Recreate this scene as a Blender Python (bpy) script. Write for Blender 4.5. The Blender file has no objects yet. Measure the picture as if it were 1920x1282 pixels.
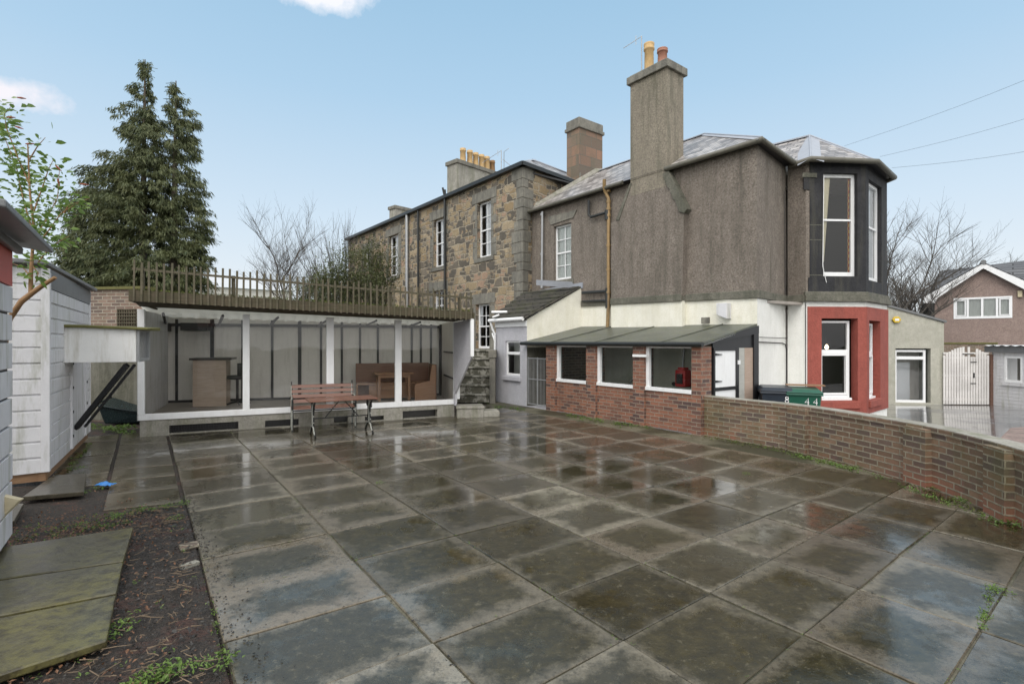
import bpy, math, random
from mathutils import Vector, Matrix, noise as mn
R = math.radians
random.seed(7)
sc = bpy.context.scene
col = sc.collection
# ------------------------------------------------------------ camera, world, sun, exposure
FL = 971.6; EYE = 1.75                     # focal length in photo pixels, eye height in metres
cd = bpy.data.cameras.new("camera"); cam = bpy.data.objects.new("camera", cd); col.objects.link(cam)
cd.sensor_width = 36; cd.lens = FL/1920*36; cd.clip_end = 2000; cd.clip_start = 0.05
cam.location = (0, 0, EYE); cam.rotation_euler = (R(90), 0, 0)
sc.camera = cam
sc.view_settings.view_transform = 'Standard'; sc.view_settings.look = 'None'
sc.view_settings.exposure = 0.62; sc.view_settings.gamma = 1
try: sc.view_settings.use_curve_mapping = False
except Exception: pass
sun_el, sun_az = 48, 200                   # high soft light from behind the camera
sl = bpy.data.lights.new("sun", 'SUN'); sl.energy = 1.0; sl.angle = R(30); sl.color = (1, .95, .88)
so = bpy.data.objects.new("sun", sl); col.objects.link(so)
sd = Vector((math.sin(R(sun_az))*math.cos(R(sun_el)), math.cos(R(sun_az))*math.cos(R(sun_el)), math.sin(R(sun_el))))
so.rotation_euler = sd.to_track_quat('Z', 'Y').to_euler(); so.location = sd*60

class NT:
    """small node helper"""
    def __init__(s, tree): s.t = tree; tree.nodes.clear()
    def n(s, typ, ins=None, **kw):
        nd = s.t.nodes.new(typ)
        for k, v in kw.items(): setattr(nd, k, v)
        for k, v in (ins or {}).items(): s.put(nd.inputs[k], v)
        return nd
    def put(s, sock, v):
        if isinstance(v, bpy.types.NodeSocket): s.t.links.new(v, sock)
        elif isinstance(v, (tuple, list)) and len(v) == 3 and sock.type == 'RGBA': sock.default_value = (*v, 1)
        else: sock.default_value = v
    def math(s, op, a, b=None, c=None, clamp=False):
        nd = s.n('ShaderNodeMath', operation=op, use_clamp=clamp); s.put(nd.inputs[0], a)
        if b is not None: s.put(nd.inputs[1], b)
        if c is not None: s.put(nd.inputs[2], c)
        return nd.outputs[0]
    def vm(s, op, a, b=None):
        nd = s.n('ShaderNodeVectorMath', operation=op); s.put(nd.inputs[0], a)
        if b is not None: s.put(nd.inputs[1], b)
        return nd
    def mix(s, f, a, b, mode='MIX'):
        nd = s.n('ShaderNodeMix', data_type='RGBA', blend_type=mode); nd.clamp_factor = True
        s.put(nd.inputs[0], f); s.put(nd.inputs[6], a if not isinstance(a, tuple) else (*a[:3], 1)); s.put(nd.inputs[7], b if not isinstance(b, tuple) else (*b[:3], 1))
        return nd.outputs[2]
    def noise(s, co, scale, detail=4, rough=.55, dist=0, dim='3D'):
        nd = s.n('ShaderNodeTexNoise', noise_dimensions=dim); s.put(nd.inputs['Vector'], co)
        nd.inputs['Scale'].default_value = scale; nd.inputs['Detail'].default_value = detail
        nd.inputs['Roughness'].default_value = rough; nd.inputs['Distortion'].default_value = dist
        return nd.outputs['Fac']
    def ramp(s, f, stops, interp='LINEAR'):
        nd = s.n('ShaderNodeValToRGB'); s.put(nd.inputs[0], f); cr = nd.color_ramp; cr.interpolation = interp
        while len(cr.elements) < len(stops): cr.elements.new(.5)
        for e, (p, c) in zip(cr.elements, stops):
            e.position = p; e.color = (c, c, c, 1) if isinstance(c, (int, float)) else (*c, 1)
        return nd.outputs[0]
    def scale(s, co, v): 
        nd = s.n('ShaderNodeMapping'); s.put(nd.inputs['Vector'], co); nd.inputs['Scale'].default_value = v; return nd.outputs[0]
    def bump(s, h, strength=.3, dist=.01, nrm=None):
        nd = s.n('ShaderNodeBump'); s.put(nd.inputs['Height'], h); nd.inputs['Strength'].default_value = strength
        nd.inputs['Distance'].default_value = dist
        if nrm: s.put(nd.inputs['Normal'], nrm)
        return nd.outputs[0]

w = bpy.data.worlds.new("World"); sc.world = w; w.use_nodes = True
t = NT(w.node_tree)
tc = t.n('ShaderNodeTexCoord').outputs['Generated']
sky = t.n('ShaderNodeTexSky', sky_type='NISHITA', sun_disc=False, sun_elevation=R(sun_el), sun_rotation=R(sun_az),
          air_density=1.0, dust_density=1.5, ozone_density=1.0)
sep = t.n('ShaderNodeSeparateXYZ', {0: tc})
el = sep.outputs[2]
grad = t.ramp(el, [(0, (5.8, 6.0, 6.15)), (.08, (5.4, 5.8, 6.1)), (.22, (4.4, 5.3, 6.1)), (.42, (3.0, 4.4, 5.7)), (.56, (2.4, 3.9, 5.3)), (.72, (6.5, 7.0, 7.6)), (1, (12, 12, 12))])
c0 = t.mix(.08, grad, sky.outputs[0])
behind = t.ramp(t.math('MULTIPLY_ADD', sep.outputs[1], .5, .5), [(.3, 1), (.62, 0)])
cl_n = t.noise(tc, 2.2, 6, .6)
over = t.ramp(cl_n, [(.3, (9, 9.1, 9.2)), (.7, (14, 13.8, 13.4))])
c1 = t.mix(behind, c0, over)
def cloud(px, py, rx, rz, seed, thr=.5):
    d = Vector(((px-960)/FL, 1, (641-py)/FL)).normalized()
    v = t.vm('SUBTRACT', tc, tuple(d)).outputs[0]
    nz = t.noise(t.vm('ADD', tc, (seed, 0, 0)).outputs[0], 14, 7, .62)
    ln = t.vm('LENGTH', t.scale(v, (1/rx, 1/rx, 1/rz))).outputs['Value']
    a = t.math('SUBTRACT', t.math('MULTIPLY_ADD', nz, 1.9, -.2), ln)
    return t.ramp(a, [(0, 0), (.55, .9)])
m1 = cloud(575, -8, .115, .026, 1.3); m2 = cloud(20, 172, .075, .030, 5.1)
low = t.ramp(t.noise(t.scale(tc, (3, 3, 9)), 2.3, 6, .6), [(.42, 0), (.7, .55)])
lowm = t.math('MULTIPLY', low, t.ramp(el, [(.0, 1), (.14, 0)]))
c2 = t.mix(m1, c1, (6.6, 6.6, 6.9)); c2 = t.mix(m2, c2, (6.5, 6.2, 6.5)); c2 = t.mix(lowm, c2, (6.2, 6.4, 6.6))
bg = t.n('ShaderNodeBackground', {0: c2, 1: .1})
t.t.links.new(bg.outputs[0], t.n('ShaderNodeOutputWorld').inputs[0])

# ------------------------------------------------------------ geometry helpers
def at(px, py, Y): return Vector(((px-960)/FL*Y, Y, EYE-(py-641)/FL*Y))
def gz(px, py, z=0.0): return at(px, py, (EYE-z)*FL/(py-641))

class Frame:
    """vertical plane: x runs from a to b in plan, n points to the camera side"""
    def __init__(s, a, b):
        s.o = Vector((a[0], a[1], 0)); d = Vector((b[0]-a[0], b[1]-a[1], 0)); s.L = d.length; s.d = d.normalized()
        s.n = Vector((s.d.y, -s.d.x, 0))
    def p(s, x, n, z): return s.o + s.d*x + s.n*n + Vector((0, 0, z))
    def hit(s, px, py, n=0.0):
        r = Vector(((px-960)/FL, 1, -(py-641)/FL)); o = s.o + s.n*n
        k = o.dot(s.n)/r.dot(s.n); q = r*k
        return (q-s.o).dot(s.d), EYE+q.z
    def sx(s, px, n=0.0): return s.hit(px, 641, n)[0]
    def rect(s, x0, y0, x1, y1, n=0.0):
        a = s.hit(x0, y0, n); b = s.hit(x1, y1, n); c = s.hit(x0, y1, n); d = s.hit(x1, y0, n)
        return a[0], b[0], (c[1]+b[1])/2, (a[1]+d[1])/2
WORLD = Frame((0, 0), (1, 0)); WORLD.n = Vector((0, 1, 0))     # box(WORLD, x0,x1, y0,y1, z0,z1)

class MB:
    def __init__(s): s.v = []; s.f = []; s.m = []; s.sm = []
    def poly(s, pts, m=0, sm=False):
        i = len(s.v); s.v += [Vector(p) for p in pts]; s.f.append(list(range(i, i+len(pts)))); s.m.append(m); s.sm.append(sm)
    def grid(s, rows, m=0, sm=True, close=False):
        i = len(s.v); nc = len(rows[0])
        for r in rows: s.v += [Vector(p) for p in r]
        for a in range(len(rows)-1):
            for b in range(nc if close else nc-1):
                c = (b+1) % nc
                s.f.append([i+a*nc+b, i+a*nc+c, i+(a+1)*nc+c, i+(a+1)*nc+b]); s.m.append(m); s.sm.append(sm)
    def hexa(s, p, m=0):          # 8 points: bottom 4 then top 4
        i = len(s.v); s.v += [Vector(q) for q in p]
        for f in ((3, 2, 1, 0), (4, 5, 6, 7), (0, 1, 5, 4), (1, 2, 6, 5), (2, 3, 7, 6), (3, 0, 4, 7)):
            s.f.append([i+k for k in f]); s.m.append(m); s.sm.append(False)
    def box(s, fr, x0, x1, n0, n1, z0, z1, m=0):
        P = fr.p
        s.hexa([P(x0, n0, z0), P(x1, n0, z0), P(x1, n1, z0), P(x0, n1, z0), P(x0, n0, z1), P(x1, n0, z1), P(x1, n1, z1), P(x0, n1, z1)], m)
        return s
    def prism(s, pts, z0, z1, m=0):
        n = len(pts); i = len(s.v)
        s.v += [Vector((p[0], p[1], z0)) for p in pts] + [Vector((p[0], p[1], z1)) for p in pts]
        s.f.append([i+k for k in reversed(range(n))]); s.f.append([i+n+k for k in range(n)]); s.m += [m, m]; s.sm += [False, False]
        for k in range(n):
            s.f.append([i+k, i+(k+1) % n, i+n+(k+1) % n, i+n+k]); s.m.append(m); s.sm.append(False)
        return s
    def extr(s, fr, pts, n0, n1, m=0):        # outline in (x,z) of a frame, thickness n0..n1
        k = len(pts); i = len(s.v)
        s.v += [fr.p(x, n0, z) for x, z in pts] + [fr.p(x, n1, z) for x, z in pts]
        s.f.append([i+q for q in reversed(range(k))]); s.f.append([i+k+q for q in range(k)]); s.m += [m, m]; s.sm += [False, False]
        for q in range(k):
            s.f.append([i+q, i+(q+1) % k, i+k+(q+1) % k, i+k+q]); s.m.append(m); s.sm.append(False)
        return s
    def tube(s, path, r, n=6, m=0, cap=True):
        path = [Vector(p) for p in path]; rs = r if isinstance(r, (list, tuple)) else [r]*len(path)
        rows = []; up = Vector((.31, .17, .93))
        for k, p in enumerate(path):
            d = (path[min(k+1, len(path)-1)]-path[max(k-1, 0)])
            if d.length < 1e-9: d = Vector((0, 0, 1))
            d.normalize(); a = d.cross(up)
            if a.length < .05: a = d.cross(Vector((1, 0, 0)))
            a.normalize(); b = d.cross(a)
            rows.append([p + (a*math.cos(6.28318*q/n)+b*math.sin(6.28318*q/n))*rs[k] for q in range(n)])
        s.grid(rows, m, n > 4, True)
        if cap: s.poly(rows[0][::-1], m); s.poly(rows[-1], m)
        return s
    def lathe(s, c, prof, n=16, m=0):
        c = Vector(c); rows = [[c+Vector((math.cos(6.28318*q/n)*r, math.sin(6.28318*q/n)*r, z)) for q in range(n)] for r, z in prof]
        s.grid(rows, m, True, True); s.poly(rows[-1], m); s.poly(rows[0][::-1], m)
        return s
    def build(s, name, mat, parent=None, bevel=0, recalc=False):
        off = Vector((0, 0, 0)); q = parent
        while q is not None: off += q.location; q = q.parent
        me = bpy.data.meshes.new(name)
        me.from_pydata([tuple(p-off) for p in s.v], [], s.f)
        mats = mat if isinstance(mat, (list, tuple)) else [mat]
        for a in mats: me.materials.append(M[a] if isinstance(a, str) else a)
        me.polygons.foreach_set('material_index', s.m); me.polygons.foreach_set('use_smooth', s.sm)
        uv = me.uv_layers.new(name='UVMap'); dat = [0.0]*(2*len(me.loops))
        for pl in me.polygons:
            nn = pl.normal
            if abs(nn.z) > .985: tv = Vector((1, 0, 0)); bv = Vector((0, 1, 0))
            else: tv = Vector((-nn.y, nn.x, 0)).normalized(); bv = nn.cross(tv)
            for li in pl.loop_indices:
                co = s.v[me.loops[li].vertex_index]
                dat[2*li] = co.dot(tv); dat[2*li+1] = co.dot(bv)
        uv.data.foreach_set('uv', dat)
        o = bpy.data.objects.new(name, me); col.objects.link(o); o.parent = parent
        if bevel:
            b = o.modifiers.new('bevel', 'BEVEL'); b.width = bevel; b.segments = 2; b.limit_method = 'ANGLE'; b.angle_limit = R(40)
        return o

def tag(o, label=None, cat=None, group=None, kind=None):
    if label: o['label'] = label
    if cat: o['category'] = cat
    if group: o['group'] = group
    if kind: o['kind'] = kind
    return o
def thing(name, loc, label, cat, group=None, rz=0):
    e = bpy.data.objects.new(name, None); col.objects.link(e); e.location = loc; e.rotation_euler = (0, 0, rz)
    e.empty_display_size = .2
    return tag(e, label, cat, group)
def copy_tree(o, parent=None):
    c = o.copy(); col.objects.link(c); c.parent = parent
    for ch in [x for x in bpy.data.objects if x.parent == o]: copy_tree(ch, c)
    return c
def wallp(mb, fr, x0, x1, z0, z1, holes=(), rev=.12, n=0.0, m=0):
    """flat wall with rectangular holes and their reveals"""
    xs = sorted({x0, x1, *[h[0] for h in holes], *[h[1] for h in holes]}); xs = [x for x in xs if x0 <= x <= x1]
    zs = sorted({z0, z1, *[h[2] for h in holes], *[h[3] for h in holes]}); zs = [z for z in zs if z0 <= z <= z1]
    for a, b in zip(xs, xs[1:]):
        for c, d in zip(zs, zs[1:]):
            mx, mz = (a+b)/2, (c+d)/2
            if any(h[0] < mx < h[1] and h[2] < mz < h[3] for h in holes): continue
            mb.poly([fr.p(a, n, c), fr.p(b, n, c), fr.p(b, n, d), fr.p(a, n, d)], m)
    for a, b, c, d in holes:
        P = fr.p; e = n-rev
        mb.poly([P(a, n, c), P(a, n, d), P(a, e, d), P(a, e, c)], m); mb.poly([P(b, n, c), P(b, e, c), P(b, e, d), P(b, n, d)], m)
        mb.poly([P(a, n, c), P(a, e, c), P(b, e, c), P(b, n, c)], m); mb.poly([P(a, n, d), P(b, n, d), P(b, e, d), P(a, e, d)], m)
def ringf(mb, fr, x0, x1, z0, z1, wd, n0, n1, bot=None):
    bt = bot or wd
    mb.box(fr, x0, x0+wd, n0, n1, z0, z1); mb.box(fr, x1-wd, x1, n0, n1, z0, z1)
    mb.box(fr, x0+wd, x1-wd, n0, n1, z1-wd, z1); mb.box(fr, x0+wd, x1-wd, n0, n1, z0, z0+bt)
def window(fr, x0, x1, z0, z1, n, parent, cols=1, rows=1, split=.5, frame='white_paint', glass='glass', fw=.05, curtain=None, sill=None, name='window', label=None):
    """sash window: outer frame with meeting rail and glazing bars, panes as children"""
    f = MB(); ringf(f, fr, x0, x1, z0, z1, fw, n-.06, n, fw*1.4)
    zm = z0+(z1-z0)*split
    f.box(fr, x0+fw, x1-fw, n-.055, n-.012, zm-.022, zm+.022)
    for za, zb in ((z0+fw*1.4, zm-.022), (zm+.022, z1-fw)):
        for c in range(1, cols):
            xx = x0+fw+(x1-x0-2*fw)*c/cols; f.box(fr, xx-.011, xx+.011, n-.05, n-.02, za, zb)
        for r in range(1, rows):
            zz = za+(zb-za)*r/rows; f.box(fr, x0+fw, x1-fw, n-.048, n-.022, zz-.011, zz+.011)
    o = f.build(name, frame, parent)
    if label: o['label'] = label
    g = MB()
    for k, (za, zb) in enumerate(((z0+fw, zm), (zm, z1-fw))):
        nn = n-.043+.006*k
        g.poly([fr.p(x0+fw, nn, za), fr.p(x1-fw, nn, za), fr.p(x1-fw, nn, zb), fr.p(x0+fw, nn, zb)])
    g.build('pane', glass, o)
    if curtain:
        for (ca, cb, mat, lo, *tp) in curtain:
            cb2 = ca+(cb-ca)*tp[0] if tp else cb
            c = MB(); rows_ = []
            for zz, ce in ((z1-.03, cb), (z0+lo*(z1-z0), cb2)):
                rows_.append([fr.p(x0+(x1-x0)*(ca+(ce-ca)*k/24), n-.072+.010*math.sin(k*1.9), zz) for k in range(25)])
            c.grid(rows_); c.build('curtain' if 'blind' not in mat else 'blind', mat, o)
    if sill:
        s_ = MB(); s_.box(fr, x0-.06, x1+.06, n-.06, n+sill, z0-.1, z0-.003); s_.build('sill', 'quoin', o)
    return o
# ------------------------------------------------------------ materials
M = {}
def mat(name, fn):
    m = bpy.data.materials.new(name); m.use_nodes = True; t = NT(m.node_tree)
    co = t.n('ShaderNodeTexCoord'); geo = t.n('ShaderNodeNewGeometry').outputs['Position']
    res = fn(t, co.outputs['UV'], geo)
    out = t.n('ShaderNodeOutputMaterial')
    if isinstance(res, dict):
        b = t.n('ShaderNodeBsdfPrincipled')
        for k, v in res.items(): t.put(b.inputs[k], v)
        t.t.links.new(b.outputs[0], out.inputs[0])
    else: t.t.links.new(res, out.inputs[0])
    M[name] = m; return m
def plain(name, c, rough=.6, var=.25, sc_=6, bump=.15, dist=.004, metal=0.0, dirt=None):
    def fn(t, uv, g):
        nz = t.noise(g, sc_, 6, .65); n2 = t.noise(g, sc_*9, 4, .6)
        a = tuple(x*(1-var) for x in c); b = tuple(min(1, x*(1+var)) for x in c)
        base = t.mix(t.ramp(t.math('MULTIPLY_ADD', n2, .4, t.math('MULTIPLY', nz, .6)), [(.3, 0), (.7, 1)]), a, b)
        if dirt:
            st = t.noise(t.scale(g, (5, 5, .7)), 1.6, 6, .7)
            base = t.mix(t.ramp(st, [(.5, 0), (.72, dirt[1])]), base, dirt[0])
        return {'Base Color': base, 'Roughness': t.math('MULTIPLY_ADD', n2, .3, rough-.15), 'Metallic': metal,
                'Normal': t.bump(n2, bump, dist)}
    return mat(name, fn)
def harl(t, uv, g, c1, c2, stain, amt, bs=.9, sz=70, gs=.22):
    v = t.n('ShaderNodeTexVoronoi', feature='F1'); t.put(v.inputs['Vector'], g); v.inputs['Scale'].default_value = sz
    big = t.noise(g, .8, 5, .6); mid = t.noise(g, 5, 6, .7); fine = t.noise(g, 45, 3, .6)
    base = t.mix(t.ramp(mid, [(.32, 0), (.68, 1)]), c1, c2)
    gr = t.noise(g, 26, 3, .75)
    base = t.mix(t.ramp(gr, [(.38, gs), (.50, 0)]), base, tuple(x*.42 for x in c1)); base = t.mix(t.ramp(gr, [(.53, 0), (.66, gs)]), base, tuple(min(.85, x*1.35) for x in c2))
    base = t.mix(t.ramp(fine, [(.3, .35*gs/.6), (.7, 0)]), base, tuple(x*.45 for x in c1))
    base = t.mix(t.ramp(big, [(.45, 0), (.70, .55)]), base, tuple(x*.8 for x in c1))
    st = t.noise(t.scale(g, (3.2, 3.2, .35)), 1.3, 6, .7)
    base = t.mix(t.ramp(st, [(.48, 0), (.75, amt)]), base, stain)
    h = t.math('ADD', t.math('MULTIPLY', v.outputs['Distance'], -1.0), t.math('MULTIPLY', fine, .8))
    return {'Base Color': base, 'Roughness': .85, 'Normal': t.bump(h, bs, .012)}
mat('harl', lambda t, uv, g: harl(t, uv, g, (.195, .165, .138), (.29, .252, .215), (.075, .068, .052), .75, .9, 70, .62))
mat('harl_chimney', lambda t, uv, g: harl(t, uv, g, (.24, .21, .165), (.34, .30, .235), (.075, .078, .05), .9, .9, 70, .5))
mat('cream_harl', lambda t, uv, g: harl(t, uv, g, (.78, .76, .65), (.87, .85, .76), (.52, .48, .30), .32, .6, 70, .10))
mat('white_harl', lambda t, uv, g: harl(t, uv, g, (.82, .82, .78), (.89, .89, .86), (.52, .52, .46), .3, .6, 70, .08))
mat('pale_render', lambda t, uv, g: harl(t, uv, g, (.40, .39, .33), (.52, .51, .44), (.27, .28, .20), .5, .5))
mat('brown_harl', lambda t, uv, g: harl(t, uv, g, (.27, .20, .175), (.37, .285, .25), (.20, .16, .14), .35, .9, 40, .4))
mat('grey_render', lambda t, uv, g: harl(t, uv, g, (.46, .46, .50), (.54, .54, .58), (.34, .35, .36), .35, .25))
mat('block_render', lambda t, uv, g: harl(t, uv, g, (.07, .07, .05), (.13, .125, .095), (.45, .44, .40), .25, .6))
mat('band_stone', lambda t, uv, g: harl(t, uv, g, (.09, .09, .07), (.20, .19, .155), (.05, .055, .035), .7, .7, 40))
mat('quoin', lambda t, uv, g: harl(t, uv, g, (.15, .145, .125), (.27, .255, .215), (.05, .05, .045), .85, .4, 30))
mat('concrete', lambda t, uv, g: harl(t, uv, g, (.24, .23, .20), (.38, .365, .32), (.10, .11, .05), .8, .4, 30))
mat('dark_stone', lambda t, uv, g: harl(t, uv, g, (.012, .013, .016), (.035, .035, .040), (.09, .085, .06), .5, .4, 30))
mat('red_render', lambda t, uv, g: harl(t, uv, g, (.26, .062, .046), (.355, .092, .068), (.19, .055, .042), .8, .35, 30))

def bricks(c1, c2, mortar, bw=.225, rh=.075, ms=.010, third=None, moss=0, mossc=(.07, .08, .02), rough=.75, low=None):
    def fn(t, uv, g):
        b = t.n('ShaderNodeTexBrick'); 
        wob = t.noise(g, 6, 3, .5)
        uvw = t.vm('ADD', uv, t.vm('MULTIPLY', t.n('ShaderNodeCombineXYZ', {0: t.math('SUBTRACT', wob, .5), 1: t.math('SUBTRACT', t.noise(g, 4.3, 3), .5)}).outputs[0], (.012, .008, 0)).outputs[0]).outputs[0]
        t.put(b.inputs['Vector'], uvw); b.inputs['Scale'].default_value = 1
        b.inputs['Color1'].default_value = (0, 0, 0, 1); b.inputs['Color2'].default_value = (1, 1, 1, 1); b.inputs['Mortar'].default_value = (.5, .5, .5, 1)
        b.inputs['Brick Width'].default_value = bw; b.inputs['Row Height'].default_value = rh
        b.inputs['Mortar Size'].default_value = ms; b.inputs['Mortar Smooth'].default_value = .25
        n1 = t.noise(g, 14, 6, .7); n2 = t.noise(g, 90, 3); n3 = t.noise(g, 1.1, 5, .6)
        rnd = b.outputs['Color']
        stops = [(0, c1), (.5, tuple((x+y)/2 for x, y in zip(c1, c2))), (.8, c2)]
        if third: stops = [(0, c1), (.42, c2), (.66, third), (1, c1)]
        base = t.ramp(rnd, stops)
        base = t.mix(t.ramp(n1, [(.3, .55), (.65, 0)]), base, tuple(x*.5 for x in c1))
        if low:   # scaled-off brighter bricks near the ground
            sp = t.n('ShaderNodeSeparateXYZ', {0: g}); 
            k = t.math('MULTIPLY', t.ramp(sp.outputs[2], [(.05, 1), (low[1], 0)]), t.ramp(n3, [(.50, 0), (.58, .85)]))
            base = t.mix(k, base, low[0])
        mc = t.mix(t.ramp(n1, [(.35, 0), (.7, 1)]), mortar, tuple(x*.5 for x in mortar))
        base = t.mix(b.outputs['Fac'], base, mc)
        if moss:
            sp = t.n('ShaderNodeSeparateXYZ', {0: g})
            st = t.noise(t.scale(g, (1, 1, .35)), 2.1, 6, .7)
            base = t.mix(t.ramp(st, [(.46, 0), (.66, moss)]), base, mossc)
        h = t.math('MULTIPLY_ADD', b.outputs['Fac'], -1.0, t.math('MULTIPLY', n2, .35))
        return {'Base Color': base, 'Roughness': t.math('MULTIPLY_ADD', n1, .3, rough-.25), 'Normal': t.bump(h, .8, .008)}
    return fn
mat('brick_brown', bricks((.16, .098, .062), (.25, .160, .105), (.31, .27, .20), third=(.10, .072, .065), moss=.40, low=((.23, .095, .060), .28)))
mat('brick_orange', bricks((.32, .140, .088), (.24, .105, .070), (.33, .27, .21), third=(.06, .046, .05), moss=.30, mossc=(.09, .05, .03), ms=.009))
mat('brick_old', bricks((.19, .125, .095), (.27, .185, .14), (.38, .34, .27), third=(.11, .08, .07), moss=.3))
mat('chimney_stone', bricks((.30, .17, .11), (.21, .16, .12), (.16, .15, .12), bw=.55, rh=.36, ms=.012, third=(.10, .095, .075), moss=.5, mossc=(.11, .11, .07)))
mat('tile_grey', bricks((.085, .09, .10), (.13, .135, .145), (.02, .02, .022), bw=1.7, rh=.30, ms=.035))
mat('tile_dark', bricks((.045, .042, .036), (.08, .072, .06), (.012, .012, .01), bw=.30, rh=.25, ms=.018, moss=.5, mossc=(.06, .065, .025)))

def slate(t, uv, g):
    b = t.n('ShaderNodeTexBrick'); t.put(b.inputs['Vector'], uv); b.inputs['Scale'].default_value = 1
    b.inputs['Color1'].default_value = (0, 0, 0, 1); b.inputs['Color2'].default_value = (1, 1, 1, 1); b.inputs['Mortar'].default_value = (.0, .0, .0, 1)
    b.inputs['Brick Width'].default_value = .24; b.inputs['Row Height'].default_value = .17; b.inputs['Mortar Size'].default_value = .010
    n1 = t.noise(g, 9, 5, .7)
    base = t.ramp(b.outputs['Color'], [(0, (.11, .10, .10)), (.45, (.26, .24, .235)), (1, (.48, .455, .44))])
    base = t.mix(t.ramp(n1, [(.45, 0), (.75, .5)]), base, (.13, .12, .09))
    base = t.mix(b.outputs['Fac'], base, (.03, .03, .03))
    sp = t.n('ShaderNodeSeparateXYZ', {0: uv})
    saw = t.math('FRACT', t.math('DIVIDE', sp.outputs[1], .17))
    h = t.math('ADD', t.math('MULTIPLY', saw, -.8), t.math('MULTIPLY', b.outputs['Color'], .5))
    return {'Base Color': base, 'Roughness': t.math('MULTIPLY_ADD', n1, .35, .22), 'Normal': t.bump(h, .8, .02)}
mat('slate', slate)

def rubble(t, uv, g):
    n0 = t.noise(g, 1.7, 3); 
    dv = t.n('ShaderNodeTexNoise'); t.put(dv.inputs['Vector'], uv); dv.inputs['Scale'].default_value = 3.2; dv.inputs['Detail'].default_value = 4
    off = t.vm('MULTIPLY', t.vm('SUBTRACT', dv.outputs['Color'], (.5, .5, .5)).outputs[0], (.20, .17, 0)).outputs[0]
    v0 = t.vm('ADD', uv, off).outputs[0]
    def bk(w_, h_, ms, offs):
        q = t.n('ShaderNodeTexBrick'); t.put(q.inputs['Vector'], t.vm('ADD', v0, (offs, offs*.7, 0)).outputs[0]); q.inputs['Scale'].default_value = 1; q.offset = .37; q.squash = 1.5; q.squash_frequency = 3
        q.inputs['Color1'].default_value = (0, 0, 0, 1); q.inputs['Color2'].default_value = (1, 1, 1, 1); q.inputs['Mortar'].default_value = (.5, .5, .5, 1)
        q.inputs['Brick Width'].default_value = w_; q.inputs['Row Height'].default_value = h_; q.inputs['Mortar Size'].default_value = ms; q.inputs['Mortar Smooth'].default_value = .6; return q
    bA = bk(.50, .30, .026, 0); bB = bk(.27, .155, .020, 3.3)
    sel = t.ramp(t.noise(uv, 1.9, 2, .5), [(.50, 0), (.53, 1)])
    c = t.mix(sel, bA.outputs['Color'], bB.outputs['Color']); e = t.math('SUBTRACT', 1, t.mix(sel, bA.outputs['Fac'], bB.outputs['Fac']))
    sc2 = t.n('ShaderNodeSeparateColor'); t.put(sc2.inputs[0], c)
    fine = t.noise(g, 25, 6, .7); mid = t.noise(g, 5, 5, .6)
    base = t.ramp(sc2.outputs[0], [(0, (.045, .040, .034)), (.18, (.13, .11, .085)), (.30, (.36, .27, .15)), (.45, (.45, .35, .22)), (.58, (.20, .17, .13)), (.68, (.42, .27, .18)), (.80, (.33, .23, .11)), (.90, (.055, .05, .045))], 'CONSTANT')
    base = t.mix(.18, base, t.ramp(mid, [(.3, (.14, .11, .08)), (.7, (.42, .34, .23))]))
    base = t.mix(t.ramp(fine, [(.3, .6), (.62, 0)]), base, (.055, .048, .04))
    mort = t.mix(fine, (.27, .235, .175), (.48, .43, .34))
    mk_ = t.ramp(t.math('ADD', e, t.math('MULTIPLY', t.math('SUBTRACT', fine, .5), .9)), [(.25, .85), (.75, 0)])
    base = t.mix(mk_, base, mort)
    st = t.noise(t.scale(g, (1.5, 1.5, .3)), 1.2, 5, .7)
    base = t.mix(t.ramp(st, [(.5, 0), (.75, .6)]), base, (.05, .045, .038))
    base = t.mix(.10, base, (.30, .28, .24))
    return {'Base Color': base, 'Roughness': .88, 'Normal': t.bump(t.math('ADD', e, t.math('MULTIPLY', fine, .6)), .9, .03)}
mat('rubble', rubble)

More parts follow.
